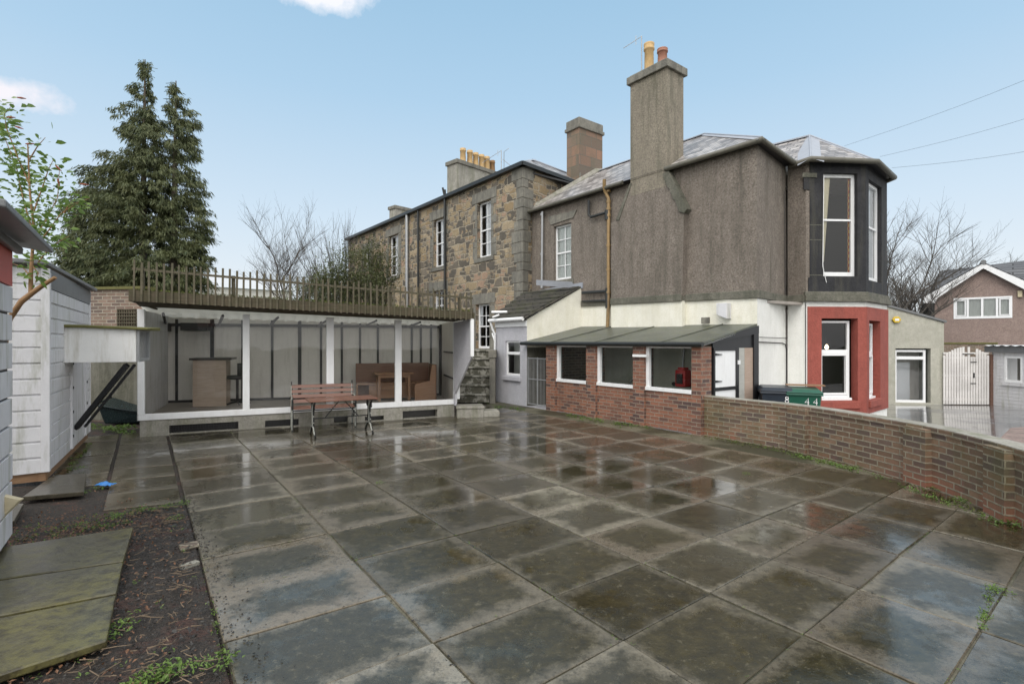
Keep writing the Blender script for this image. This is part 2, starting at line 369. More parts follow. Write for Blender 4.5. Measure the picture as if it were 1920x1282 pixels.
def slabfn(t, uv, g, tint=0.0, wet=1.0):
    at_ = t.n('ShaderNodeAttribute', attribute_name='rnd'); rs = t.n('ShaderNodeSeparateColor'); t.put(rs.inputs[0], at_.outputs['Color'])
    r1, r2, r3 = rs.outputs[0], rs.outputs[1], rs.outputs[2]
    su = t.n('ShaderNodeSeparateXYZ', {0: uv})
    cx = t.math('SUBTRACT', su.outputs[0], .5); cy = t.math('SUBTRACT', su.outputs[1], .5)
    n1 = t.noise(g, 1.6, 5, .6); n2 = t.noise(g, 9, 6, .7); n3 = t.noise(g, 70, 4, .6); n4 = t.noise(g, 3.7, 4, .6)
    ex = t.math('ABSOLUTE', t.math('ADD', cx, t.math('MULTIPLY', t.math('SUBTRACT', n4, .5), .5)))
    ey = t.math('ABSOLUTE', t.math('ADD', cy, t.math('MULTIPLY', t.math('SUBTRACT', n1, .5), .5)))
    ed = t.math('MAXIMUM', ex, ey)
    edge = t.ramp(t.math('ADD', t.math('MULTIPLY_ADD', t.math('SUBTRACT', n2, .5), .26, ed), t.math('MULTIPLY_ADD', r3, .16, -.08)), [(.33, 0), (.47, 1)])
    centre = t.mix(t.ramp(n2, [(.3, 0), (.7, 1)]), (.013, .012, .004), (.070, .056, .018))
    centre = t.mix(t.ramp(r1, [(.25, 0), (.8, .8)]), centre, (.030, .028, .020))
    grey = t.mix(n2, (.10, .090, .068), (.235, .212, .165))
    grey = t.mix(t.ramp(r3, [(.5, 0), (1, .6)]), grey, (.12, .095, .07))
    k = t.math('MULTIPLY', edge, t.math('MULTIPLY_ADD', r2, .35, .65))
    k = t.math('MULTIPLY', k, t.ramp(t.noise(g, .55, 3, .5), [(.25, .65), (.5, 1)]))
    base = t.mix(k, centre, grey)
    dk = t.math('MULTIPLY_ADD', r1, .85, .50); dkc = t.n('ShaderNodeCombineColor'); [t.put(dkc.inputs[i_], dk) for i_ in range(3)]
    base = t.mix(1.0, base, dkc.outputs[0], 'MULTIPLY')
    sm = t.noise(g, 16, 6, .75); base = t.mix(t.ramp(sm, [(.52, 0), (.62, .55)]), base, (.016, .015, .009)); base = t.mix(t.ramp(sm, [(.36, .55), (.43, 0)]), base, (.13, .115, .075))
    sg = t.n('ShaderNodeSeparateXYZ', {0: g})
    near = t.ramp(sg.outputs[1], [(0, 0)]) if False else None
    base = t.mix(t.ramp(n3, [(.25, .5), (.5, 0)]), base, (.02, .018, .013))
    sp = t.noise(g, 130, 2); base = t.mix(t.ramp(sp, [(.70, 0), (.76, .6)]), base, (.25, .24, .2))
    film = t.ramp(t.math('ADD', t.math('ADD', t.math('MULTIPLY', n1, .62), t.math('MULTIPLY', r2, .13)), t.math('MULTIPLY', n2, .25)), [(.48, 0), (.55, 1)])      # where water stands
    rough = t.mix(film, (.36, .36, .36), (.10, .10, .10)); rough = t.math('MULTIPLY_ADD', t.math('SUBTRACT', n2, .5), .16, rough)
    hgt = t.math('ADD', t.math('ADD', n3, t.math('MULTIPLY', t.noise(g, 22, 4), 1.3)), t.math('MULTIPLY', t.noise(g, 7, 2), 1.6))
    bst = t.n('ShaderNodeBump'); t.put(bst.inputs['Height'], hgt); bst.inputs['Distance'].default_value = .004
    t.put(bst.inputs['Strength'], t.math('MULTIPLY_ADD', film, -.34, .42))
    return {'Base Color': base, 'Roughness': t.math('MAXIMUM', rough, .035), 'Normal': bst.outputs[0], 'IOR': 1.45,
            'Specular Tint': (1, .92, .83, 1), 'Coat Weight': t.math('MULTIPLY_ADD', film, .15, .55), 'Coat Roughness': t.math('MULTIPLY_ADD', film, -.08, .18), 'Coat IOR': 1.36}
mat('slab', slabfn)
def slab_green(t, uv, g):
    n1 = t.noise(g, 2.2, 5, .6); n2 = t.noise(g, 12, 6, .7); n3 = t.noise(g, 80, 4)
    base = t.mix(t.ramp(n1, [(.35, 0), (.62, 1)]), (.070, .064, .045), (.10, .090, .028))
    base = t.mix(t.ramp(n2, [(.38, .85), (.55, 0)]), base, (.030, .024, .012))
    return {'Base Color': base, 'Roughness': t.math('MULTIPLY_ADD', n2, .5, .12), 'Normal': t.bump(t.math('ADD', n2, n3), .4, .006), 'Coat Weight': .3, 'Coat Roughness': .15}
mat('slab_green', slab_green)
def soil(t, uv, g):
    n1 = t.noise(g, 3, 6, .7); n2 = t.noise(g, 28, 6, .75); v = t.n('ShaderNodeTexVoronoi'); t.put(v.inputs['Vector'], g); v.inputs['Scale'].default_value = 45
    base = t.mix(t.ramp(n2, [(.35, 0), (.7, 1)]), (.012, .010, .008), (.060, .047, .037))
    base = t.mix(t.ramp(n1, [(.52, 0), (.66, .75)]), base, (.085, .035, .025))
    return {'Base Color': base, 'Roughness': .75, 'Normal': t.bump(t.math('ADD', n2, v.outputs['Distance']), 1, .02)}
mat('soil', soil)
def asph(t, uv, g):
    n1 = t.noise(g, .5, 5, .6); n2 = t.noise(g, 50, 4, .7)
    base = t.mix(n1, (.085, .085, .090), (.16, .16, .165))
    return {'Base Color': base, 'Roughness': t.ramp(n1, [(.38, .30), (.58, .06)]), 'Normal': t.bump(n2, .25, .004), 'Coat Weight': .5, 'Coat Roughness': .04}
mat('asphalt_wet', asph)
plain('ground_far', (.06, .07, .035), .9, .4, .3)
plain('white_paint', (.78, .79, .80), .45, .05, 9, .08, dirt=((.45, .43, .38), .25))
plain('white_upvc', (.80, .81, .82), .28, .03, 5, .02)
plain('white_board', (.62, .62, .64), .5, .08, 6, .15, dirt=((.27, .28, .20), .7))
plain('panel_white', (.80, .80, .79), .5, .06, 3, .1, dirt=((.34, .31, .22), .5))
plain('pink_board', (.50, .12, .10), .6, .15, 5)
plain('interior_panel', (.78, .76, .72), .8, .06, 3, .1, dirt=((.35, .33, .28), .3))
plain('batten', (.05, .05, .052), .7, .2, 8)
plain('ceiling_wood', (.55, .53, .48), .8, .3, 4)
plain('timber_floor', (.30, .27, .24), .5, .25, 4)
plain('black_paint', (.014, .014, .016), .4, .3, 8, .2)
plain('iron', (.016, .018, .018), .35, .4, 30, .2)
plain('iron_worn', (.32, .33, .30), .4, .5, 40, .3)
plain('galv', (.36, .37, .38), .35, .15, 10, .1, metal=.4)
plain('lead', (.30, .32, .36), .4, .15, 6, .2)
plain('gutter_pipe', (.30, .20, .09), .5, .35, 7, .2, dirt=((.05, .04, .03), .8))
plain('gutter', (.10, .095, .075), .5, .35, 9, .3)
plain('pot_clay', (.50, .34, .16), .7, .25, 9, .3)
plain('pot_red', (.33, .15, .10), .7, .25, 9, .3)
plain('felt', (.085, .092, .078), .42, .45, 2.2, .4, dirt=((.10, .105, .03), .85))
plain('felt_dark', (.03, .032, .025), .8, .3, 5, .3)
plain('felt_grey', (.15, .155, .16), .5, .2, 5, .2)
plain('moss_board', (.11, .105, .03), .8, .4, 14, .5)
plain('dark_plastic', (.012, .022, .024), .25, .2, 5, .05)
plain('bin_grey', (.022, .030, .042), .35, .15, 6, .05)
plain('bin_green', (.012, .085, .055), .35, .15, 6, .05)
plain('white_mark', (.85, .85, .85), .5, .02)
plain('blue_cloth', (.03, .18, .50), .4, .3, 12, .4)
plain('rust', (.20, .05, .02), .8, .3, 12)
plain('red_metal', (.42, .02, .02), .35, .15, 12)
plain('alarm_yellow', (.62, .42, .02), .4, .05, 12)
plain('counter_top', (.05, .045, .04), .3, .2, 12)
plain('chair_black', (.02, .02, .022), .4, .2, 12)
plain('curtain_cream', (.72, .68, .52), .9, .05, 12)
plain('blind_white', (.74, .77, .80), .7, .03, 6, .02)
plain('blind_strip', (.58, .62, .60), .7, .03, 6, .02)
plain('dark_wood_gate', (.13, .07, .05), .7, .3, 8)
plain('tarmac_edge', (.30, .29, .26), .8, .2, 8)
plain('wire', (.03, .03, .03), .6, .1)
plain('far_roof', (.46, .48, .50), .8, .08, 2)
plain('far_wall', (.55, .54, .50), .8, .08, 2)
def check(t, uv, g):
    c = t.n('ShaderNodeTexChecker'); t.put(c.inputs['Vector'], t.scale(g, (12, 12, 14))); c.inputs['Scale'].default_value = 1
    c.inputs['Color1'].default_value = (.62, .50, .16, 1); c.inputs['Color2'].default_value = (.40, .05, .07, 1)
    return {'Base Color': c.outputs[0], 'Roughness': .9}
mat('curtain_check', check)
def wood(c1, c2, sx=(2, 2, 30), rough=.45, bump=.3, coat=0.0, moss=None):
    def fn(t, uv, g):
        u2 = t.scale(uv, (2.5, 28, 1)); n1 = t.noise(u2, 1.5, 6, .65, .6); n2 = t.noise(g, 1.7, 4)
        base = t.mix(t.ramp(n1, [(.3, 0), (.7, 1)]), c1, c2)
        base = t.mix(t.ramp(n2, [(.4, 0), (.7, .4)]), base, tuple(x*.6 for x in c1))
        if moss: base = t.mix(t.ramp(t.noise(g, 9, 6, .7), [(.38, 0), (.62, moss[1])]), base, moss[0])
        return {'Base Color': base, 'Roughness': rough, 'Normal': t.bump(n1, bump, .003), 'Coat Weight': coat, 'Coat Roughness': .12}
    return fn
mat('bench_wood', wood((.13, .050, .030), (.23, .095, .055), rough=.35, coat=.5))
mat('picket_wood', wood((.070, .058, .038), (.15, .125, .085), rough=.8, moss=((.050, .052, .022), .55)))
mat('fascia_wood', wood((.060, .046, .030), (.12, .095, .06), rough=.85, moss=((.045, .044, .018), .7)))
mat('raw_wood', wood((.20, .11, .06), (.32, .20, .11), rough=.8))
mat('cream_timber', wood((.52, .45, .30), (.66, .58, .40), rough=.75))
mat('pine', wood((.27, .135, .065), (.37, .20, .10), rough=.4, coat=.2))
mat('pine_dark', wood((.15, .072, .042), (.21, .105, .062), rough=.45))
mat('pink_wood', wood((.42, .33, .26), (.54, .44, .36), rough=.6))
mat('white_gate', wood((.62, .60, .58), (.74, .72, .70), rough=.7))
mat('board_grey', wood((.36, .36, .33), (.46, .46, .43), rough=.7))
mat('board_tan', wood((.36, .27, .21), (.44, .34, .28), rough=.7))
mat('pale_board', wood((.35, .34, .30), (.45, .43, .37), rough=.8, moss=((.30, .28, .12), .3)))
def glassfn(refl=1.0, tint=(.95, .95, .945)):
    def fn(t, uv, g):
        fr = t.n('ShaderNodeFresnel', {0: 1.5}).outputs[0]
        f = t.math('MULTIPLY', fr, .9*refl, clamp=True)
        tr = t.n('ShaderNodeBsdfTransparent', {0: (*tint, 1)}); gl = t.n('ShaderNodeBsdfGlossy', {0: (1, 1, 1, 1), 1: .02})
        nb = t.bump(t.noise(g, 1.3, 2), .06, .05); t.put(gl.inputs['Normal'], nb)
        m = t.n('ShaderNodeMixShader'); t.put(m.inputs[0], f); t.t.links.new(tr.outputs[0], m.inputs[1]); t.t.links.new(gl.outputs[0], m.inputs[2])
        return m.outputs[0]
    return fn
mat('glass', glassfn()); mat('glass_dim', glassfn(1.0, (.80, .84, .82))); mat('poly_sheet', glassfn(.8, (.72, .74, .72)))
def leaf(c1, c2, rough=.5, sc_=3, trans=.25):
    def fn(t, uv, g):
        n1 = t.noise(g, sc_, 5, .7); n2 = t.noise(g, sc_*6, 3)
        base = t.mix(t.ramp(t.math('MULTIPLY_ADD', n2, .5, t.math('MULTIPLY', n1, .5)), [(.35, 0), (.65, 1)]), c1, c2)
        b = t.n('ShaderNodeBsdfPrincipled'); t.put(b.inputs['Base Color'], base); b.inputs['Roughness'].default_value = rough
        tl = t.n('ShaderNodeBsdfTranslucent'); t.put(tl.inputs[0], base)
        m = t.n('ShaderNodeMixShader'); m.inputs[0].default_value = trans; t.t.links.new(b.outputs[0], m.inputs[1]); t.t.links.new(tl.outputs[0], m.inputs[2])
        return m.outputs[0]
    return fn
mat('conifer_leaf', leaf((.034, .058, .026), (.15, .16, .06), .6, 1.5, .15))
mat('bush_leaf', leaf((.055, .072, .028), (.15, .165, .065), .5, 1.1))
mat('broad_leaf', leaf((.07, .14, .03), (.22, .32, .08), .38, 6, .4))
mat('weed_leaf', leaf((.06, .12, .02), (.17, .26, .05), .5, 9, .3))
mat('dead_leaf', leaf((.09, .04, .02), (.20, .10, .05), .6, 9, .1))
mat('moss', leaf((.05, .065, .012), (.15, .17, .04), .9, 14, .0))
plain('bark', (.10, .08, .062), .85, .35, 9, .5)
plain('bark_brown', (.26, .15, .07), .7, .3, 12, .4)
plain('bark_grey', (.075, .066, .056), .85, .3, 9, .4)
plain('twig', (.13, .095, .062), .8, .6, 20, .3)
plain('grit', (.022, .020, .018), .35, .5, 40, .4)
plain('red_gravel', (.22, .165, .145), .8, .75, 5, .8, .02)

def jointfn(t, uv, g):
    n1 = t.noise(g, .9, 4); n2 = t.noise(g, 30, 5, .7)
    base = t.mix(t.ramp(n1, [(.42, 0), (.55, 1)]), (.16, .145, .105), (.035, .032, .02))
    base = t.mix(t.ramp(n2, [(.4, .6), (.6, 0)]), base, (.05, .05, .02))
    return {'Base Color': base, 'Roughness': .55, 'Normal': t.bump(n2, .6, .006)}
mat('joint', jointfn)

def tl(t, uv, g):
    tr = t.n('ShaderNodeBsdfTransparent', {0: (.95, .95, .9, 1)}); df = t.n('ShaderNodeBsdfDiffuse', {0: (.3, .29, .26, 1)}); tt_ = t.n('ShaderNodeBsdfTranslucent', {0: (.66, .66, .62, 1)})
    m = t.n('ShaderNodeMixShader', {0: .6}); t.t.links.new(df.outputs[0], m.inputs[1]); t.t.links.new(tt_.outputs[0], m.inputs[2]); return m.outputs[0]
mat('poly_roof', tl)  # translucency put in to brighten the summerhouse inside

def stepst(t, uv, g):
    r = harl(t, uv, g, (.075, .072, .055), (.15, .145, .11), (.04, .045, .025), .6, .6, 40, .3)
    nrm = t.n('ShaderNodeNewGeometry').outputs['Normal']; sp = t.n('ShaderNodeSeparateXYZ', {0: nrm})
    k = t.math('MULTIPLY', t.ramp(t.noise(g, 4, 5, .7), [(.48, 0), (.56, 1)]), .9)  # pale patches painted in for the wet glints on the treads
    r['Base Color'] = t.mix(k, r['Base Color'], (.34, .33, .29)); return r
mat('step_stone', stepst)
# ------------------------------------------------------------ plan of the place
def V2(x, y): return Vector((x, y, 0))
A = Vector((-.5784, .8157, 0)); B = Vector((.8157, .5784, 0))          # paving directions
HA = Vector((-.6126, .7904, 0)); HB = Vector((.6915, .7224, 0))        # house directions
P1 = V2(5.13, 10.84); P2 = V2(6.49, 12.2); P3 = V2(6.72, 11.85); P4 = V2(8.155, 11.95); P5 = V2(9.48, 13.1); P6 = V2(9.45, 14.6); P7 = P1+HB*9
PL = P1+HA*7.34
S0 = V2(.337, 16.33); SE = S0+HA*15.15
EC = V2(.41, 14.17); LR = V2(3.563, 9.726)
SA = V2(-6.94, 9.66); SB = V2(-1.36, 12.23)
wall_line = [V2(3.60, 9.80), V2(4.12, 9.03), V2(4.60, 8.28), V2(4.87, 7.3), V2(5.02, 6.37), V2(4.99, 5.7), V2(4.84, 4.97), V2(4.55, 4.2), V2(4.1, 3.4), V2(3.5, 2.5)]
def UV(u, v): return B*u+A*v        # paving grid coordinates to plan
def yard_z(Y): return -.25-.042*(Y-10.5)

# ------------------------------------------------------------ setting
g = MB(); g.poly([(-400, -200, -1.4), (400, -200, -1.4), (400, 600, -1.4), (-400, 600, -1.4)])
tag(g.build('ground', 'ground_far'), kind='structure')
g = MB()
ring = [(-14, -6), (5, -6), (5, 2)] + [(p.x+.12, p.y) for p in reversed(wall_line)] + [(5.2, 10.9), (2.1, 15.5), (.7, 17), (-9, 28.5), (-30, 30), (-30, -6)]
g.poly([(x, y, -.035) for x, y in ring])
tag(g.build('soil_base', 'soil'), kind='structure')
g = MB(); rows = []
for j in range(12):
    y = 2+j*4.0; rows.append([(x, y, yard_z(y) if y > 8 else yard_z(8)) for x in (4.0, 7, 10, 14, 18, 24, 40)])
g.grid(rows, sm=False); tag(g.build('driveway', 'asphalt_wet'), kind='structure')
# gravel patch with its edging in the yard
g = MB(); z_ = yard_z(15)+.03
def yz(px, py):
    Y = 12.0
    for _ in range(30): Y = (EYE-yard_z(Y))*FL/(py-641)
    return at(px, py, Y)
pts = [yz(1868, 830), yz(1895, 803), yz(2010, 797), yz(2100, 822), yz(1925, 838)]
g.poly([(p.x, p.y, yard_z(p.y)+.02) for p in pts]); tag(g.build('gravel_bed', 'red_gravel'), kind='structure')

g = MB(); q_ = [UV(.375, -1), UV(6.5, -1), UV(7.5, 4.8)]
tr_ = [UV(.375, -.8)]+[Vector((p.x-.03, p.y, 0)) for p in reversed(wall_line)]+[V2(.45, 14.1), V2(-.5, 15.4), V2(-1.3, 12.1), V2(-6.3, 9.8), UV(.375, 12)]
g.poly([(p.x, p.y, -.013) for p in tr_]); tag(g.build('joint_filling', 'joint'), kind='structure')
# paving: every slab is modelled with its own tilt, level and chamfer
us = [.369, 1.372, 2.298, 3.22, 4.14, 5.06, 5.98, 6.9, 7.8]
def u_at(i): return us[i]
def v_at(j, u):                              # the near courses run slightly askew
    v = 4.13+.715*j if j >= 0 else {-1: 3.435, -2: 2.727, -3: 2.06, -4: 1.42, -5: .75, -6: .05, -7: -.6}[j]
    sk = {-1: .0, -2: .015, -3: .05, -4: .055, -5: .06, -6: .06, -7: .06}.get(j, 0)
    return v+sk*(u-1.3)
halfs = []                                   # convex outline of the terrace on the right and far side
pl_ = [p for p in wall_line]
for a, b in zip([V2(.41, 14.17)+(-LR+EC)*0, ]+pl_[1:-1], [V2(3.60, 9.80)]+pl_[2:]):
    d = (b-a).normalized(); halfs.append((a, Vector((d.y, -d.x, 0))))
halfs.append((pl_[0], Vector((pl_[1]-pl_[0]).normalized().yxz)*1)); halfs[-1] = (pl_[0], Vector(((pl_[1]-pl_[0]).normalized().y, -(pl_[1]-pl_[0]).normalized().x, 0)))
def clip(poly, a, n, off=-.01):
    out = []
    for i in range(len(poly)):
        p, q = poly[i], poly[(i+1) % len(poly)]
        dp, dq = (p-a).dot(n)*-1+off, (q-a).dot(n)*-1+off
        if dp <= 0: out.append(p)
        if (dp < 0 < dq) or (dq < 0 < dp): out.append(p+(q-p)*(dp/(dp-dq)))
    return out
S = {'v': [], 'f': [], 'uv': [], 'rnd': []}
def slab(quad, z, rc, tilt=None, thick=.045, clips=()):
    c = sum(quad, Vector((0, 0, 0)))/4
    e1 = (quad[1]-quad[0]); e2 = (quad[3]-quad[0])
    ins = [c+(p-c)*(1-.010/max(.2, (p-c).length)) for p in quad]
    for a, n in clips: ins = clip(ins, a, n)
    if len(ins) < 3: return
    tx, ty = tilt or (random.uniform(-.0025, .0025), random.uniform(-.0025, .0025))
    def lift(p, dz): return Vector((p.x, p.y, z+dz+(p-c).dot(e1)*tx+(p-c).dot(e2)*ty))
    cc = sum(ins, Vector((0, 0, 0)))/len(ins)
    top = [lift(cc+(p-cc)*(1-.008/max(.1, (p-cc).length)), 0) for p in ins]; mid = [lift(p, -.006) for p in ins]; bot = [lift(p, -thick) for p in ins]
    k = len(S['v']); n = len(ins); S['v'] += top+mid+bot
    fs = [list(range(k, k+n))]
    for i in range(n):
        j = (i+1) % n; fs.append([k+n+i, k+n+j, k+j, k+i]); fs.append([k+2*n+i, k+2*n+j, k+n+j, k+n+i])
    for f in fs:
        S['f'].append(f)
        for vi in f:
            p = S['v'][vi]-quad[0]; p.z = 0
            S['uv'] += [p.dot(e1)/e1.length_squared, p.dot(e2)/e2.length_squared]; S['rnd'].append(rc)
def flush(name, m):
    me = bpy.data.meshes.new(name); me.from_pydata([tuple(p) for p in S['v']], [], S['f']); me.materials.append(M[m])
    uv = me.uv_layers.new(name='UVMap'); uv.data.foreach_set('uv', S['uv'])
    ca = me.color_attributes.new('rnd', 'FLOAT_COLOR', 'CORNER'); ca.data.foreach_set('color', [x for r in S['rnd'] for x in (*r, 1)])
    # faces must look up
    import bmesh
    bm = bmesh.new(); bm.from_mesh(me); bmesh.ops.recalc_face_normals(bm, faces=bm.faces)
    bm.to_mesh(me); bm.free()
    o = bpy.data.objects.new(name, me); col.objects.link(o)
    for k in S: S[k] = []
    return o
rr = random.Random(3)
shn = Vector(((SB-SA).normalized().y, -(SB-SA).normalized().x, 0))
for i in range(-0, len(us)-1):
    for j in range(-7, 19):
        jt = lambda: Vector((rr.uniform(-.007, .007), rr.uniform(-.007, .007), 0))
        q = [UV(us[i], v_at(j, us[i])), UV(us[i+1], v_at(j, us[i+1])), UV(us[i+1], v_at(j+1, us[i+1])), UV(us[i], v_at(j+1, us[i]))]
        q = [p+jt() for p in q]; c = sum(q, Vector((0, 0, 0)))/4
        if c.x < -1.0 and (c-SA).dot(shn) < -.25: continue
        if (c-V2(-.5, 15.6)).dot(Vector((.3, .95, 0))) > 0: continue
        slab(q, rr.uniform(-.004, .004), (rr.random(), rr.random(), rr.random()), clips=halfs)
tag(flush('paving', 'slab'), kind='structure')
# older strip of slabs on the left, set a little askew
for i, (ua, ub) in enumerate(((-.36, .34), (-1.0, -.39))):
    for j in range(0, 8):
        v0 = 6.78+.03*i+j*.70; v1 = v0+.69
        if i == 1 and j < 2: continue
        q = [UV(ua, v0+.14*(1-i)), UV(ub, v0), UV(ub, v1), UV(ua, v1+.14*(1-i))]
        c = sum(q, Vector((0, 0, 0)))/4
        if (c-SA).dot(shn) < .1 and c.x > -7: continue
        slab(q, -.012+rr.uniform(-.006, .006), (rr.random()*.5, rr.random()*.6, rr.random()))
tag(flush('side_paving', 'slab'), kind='structure')

# soil bed: lumpy ground between the terrace and the sheds
g = MB(); rows = []
for j in range(70):
    row = []
    for i in range(50):
        u = .36-i*.085; v = -1.0+j*.145
        p = UV(u, v); h = .5*mn.noise(Vector((p.x*1.2, p.y*1.2, 0)))+.35*mn.noise(Vector((p.x*5, p.y*5, 3)))+.25*mn.noise(Vector((p.x*16, p.y*16, 7)))
        edge = min(1, i/3.0)
        far = max(0, min(1, (6.75-v)/.4)) if u > -1.1 else 1
        row.append((p.x, p.y, -.02+(.012+.05*h)*edge*far-.01*(1-far)))
    rows.append(row)
g.grid(rows); tag(g.build('soil_bed', 'soil'), kind='structure')

# ------------------------------------------------------------ main house
house = thing('house', (P1.x, P1.y, -.3), 'brown roughcast house with white ground floor, tall chimney and two storey bay window', 'house')
FS = Frame(PL, P1); FF = Frame(P1, P7); F23 = Frame(P2, P3); F34 = Frame(P3, P4); F45 = Frame(P4, P5); F56 = Frame(P5, P6)
ZB = 2.82; ZE = 5.9
wS = FS.rect(1038, 421, 1071, 524)
m = MB(); wallp(m, FS, 0, FS.L, ZB, ZE+.05, [wS], .14)
wallp(m, FF, 0, (P2-P1).length, ZB, ZE+.05)
wallp(m, F23, 0, F23.L, ZB, ZE+.05)
xq = F34.sx(1518)
wallp(m, F34, 0, xq, ZB, ZE+.05)
wallp(m, FF, (P2-P1).length, 9, ZB, ZE+.05, n=-.4)
m.poly([(P7.x, P7.y, ZB), (P7.x-4.5, P7.y+5.8, ZB), (P7.x-4.5, P7.y+5.8, ZE), (P7.x, P7.y, ZE)])
m.poly([(PL.x, PL.y, -.5), (PL.x+4.5, PL.y+5, -.5), (PL.x+4.5, PL.y+5, ZE), (PL.x, PL.y, ZE)])
m.build('upper_wall', 'harl', house)
m = MB(); wU = F34.rect(1543, 325, 1607, 518); wR = F45.rect(1629, 344, 1653, 528)
wallp(m, F34, xq, F34.L, ZB, ZE+.04, [wU], .17, n=.012)
wallp(m, F45, 0, F45.L, ZB, ZE+.04, [wR], .17); wallp(m, F56, 0, F56.L, ZB, ZE+.04)
# ears of the lintel that run over the roughcast
a = F34.rect(1503, 330, 1520, 356); m.box(F34, F34.sx(1506), xq, .0, .02, a[2], a[3]); m.box(F34, F34.sx(1515), xq, .0, .016, ZB+.02, ZB+.4)
m.build('bay_stonework', 'dark_stone', house)
for yy in (422, 450, 516):
    m = MB(); z = F34.hit(1530, yy)[1]; m.box(F34, xq+.0, F34.sx(1543)-.02, .0, .0145, z-.008, z+.008); m.build('pointing', 'band_stone', house)
m = MB(); m.box(F34, F34.sx(1503), F34.sx(1530), .018, .035, F34.hit(1510, 329)[1]-.05, F34.hit(1510, 325)[1]); m.build('label_mould', 'band_stone', house)
window(F34, *wU, -.09, house, split=.555, fw=.075, curtain=[(.06, .34, 'curtain_cream', .15, .35), (.87, 1.0, 'curtain_check', .05)], label='tall upper bay window with a cream and a chequered curtain')
window(F45, *wR, -.09, house, split=.555, fw=.07, curtain=[(.25, .9, 'blind_white', .02)])
window(FS, *wS, -.10, house, cols=2, rows=2, fw=.05, curtain=[(.0, 1., 'blind_strip', .03)], name='window')
m = MB(); a = FS.rect(1027, 398, 1080, 420)
m.extr(FS, [FS.hit(1034, 422), FS.hit(1076, 408), FS.hit(1082, 394), FS.hit(1028, 407)], 0, .03)
m.build('lintel', 'quoin', house); m = MB(); m.box(FS, wS[0]-.14, wS[1]+.12, 0, .05, wS[2]-.16, wS[2]-.01); m.build('sill', 'quoin', house) 
# ground floor
m = MB(); wallp(m, FS, 0, FS.L, -.6, ZB); m.build('side_wall', 'cream_harl', house)
m = MB(); wallp(m, FF, 0, (P2-P1).length, -.8, ZB); wallp(m, F23, 0, F23.L, -.8, ZB)
wL = F34.rect(1539, 601, 1599, 746); wM = F45.rect(1627, 606, 1646, 744)
xr = F34.sx(1513); zr = F34.hit(1560, 575)[1]
m.box(F34, 0, xr, -.2, .012, -.8, ZB)
m.box(F34, xr, F34.L, -.2, .0, zr, ZB); m.box(F45, 0, F45.L, -.2, .0, zr, ZB)
zw = F45.hit(1640, 771)[1]
m.box(F45, 0, F45.L, -.1, .0, -.9, zw); m.box(F34, xr, F34.L, -.1, 0, -.9, zw-.1); wallp(m, F56, 0, F56.L, -.9, ZB); wallp(m, FF, (P2-P1).length, 9, -.9, ZB, n=-.4)
m.build('front_wall', 'white_harl', house)
m = MB(); rv = (wL[0], wL[1]+.10, wL[2]-.06, wL[3]+.05)
wallp(m, F34, xr, F34.L+.012, zw-.1, zr, [rv], .22, n=.03); rv2 = (wM[0], wM[1]+.09, wM[2]-.05, wM[3]+.06)
wallp(m, F45, -.012, F45.L, zw, zr, [rv2], .22, n=.03)
m.poly([F34.p(xr, .03, zw-.1), F34.p(xr, .03, zr), F34.p(xr, -.1, zr), F34.p(xr, -.1, zw-.1)])
m.box(F45, F45.L-.03, F45.L+.02, -.2, .029, zw, zr)
m.box(F34, wL[0]-.06, wL[1]+.14, .0, .075, wL[2]-.24, wL[2]-.07); m.box(F45, max(.1, wM[0]-.04), wM[1]+.12, .0, .075, wM[2]-.22, wM[2]-.06)
m.build('bay_surround', 'red_render', house, bevel=.012)
def tw(fr, r, n, zt, lab=None):
    f = MB(); x0, x1, z0, z1 = r; ringf(f, fr, x0, x1, z0, z1, .05, n-.07, n, .06); zz = zt
    f.box(fr, x0+.05, x1-.05, n-.065, n+.012, zz-.05, zz+.04); ringf(f, fr, x0+.052, x1-.052, z0+.063, zz-.053, .045, n-.05, n+.02)
    f.box(fr, x0-.02, x1+.02, n-.03, n+.06, z0-.06, z0-.003)
    o = f.build('window', 'white_upvc', house, bevel=.004)
    gg = MB(); gg.poly([fr.p(x0+.04, n-.04, z0+.05), fr.p(x1-.04, n-.04, z0+.05), fr.p(x1-.04, n-.04, z1-.04), fr.p(x0+.04, n-.04, z1-.04)]); gg.build('pane', 'glass', o)
    if lab: o['label'] = lab
    return o
o_ = tw(F34, wL, -.11, F34.hit(1570, 659)[1], 'lower white plastic bay window set in red painted wall')
tw(F45, wM, -.11, F45.hit(1636, 662)[1])
# band course
m = MB()
def bandseg(fr, xa, xb, n0, n1, za, zb, zc=None, zd=None):
    zc = za if zc is None else zc; zd = zb if zd is None else zd
    P = fr.p; m.hexa([P(xa, n0, za), P(xb, n0, zc), P(xb, n1, zc), P(xa, n1, za), P(xa, n0, zb), P(xb, n0, zd), P(xb, n1, zd+0), P(xa, n1, zb)])
def zband(x): return .018*(FS.L-x)
xb0, xb1 = FS.sx(1146, .15), FS.sx(1279, .15)
NB = .15
for xa, xb, nn in ((FS.sx(1091), xb0, .05), (xb0, xb1, .05+NB), (xb1, FS.L+.05, .05)):
    bandseg(FS, xa, xb, -.02, nn, 2.668+zband(xa), 2.835+zband(xa), 2.668+zband(xb), 2.835+zband(xb))
L12 = (P2-P1).length
bandseg(FF, -.05, L12+.05, -.02, .05, 2.668, 2.835); bandseg(F23, 0, F23.L, -.02, .05, 2.668, 2.835)
bandseg(F34, -.05, F34.L+.06, -.02, .09, 2.67, 2.80); bandseg(F34, -.05, F34.L+.04, -.02, .055, 2.80, 2.90)
bandseg(F45, -.04, F45.L+.05, -.02, .088, 2.672, 2.802); bandseg(F45, -.02, F45.L+.03, -.02, .053, 2.802, 2.902); bandseg(F56, 0, F56.L, -.02, .085, 2.67, 2.80)
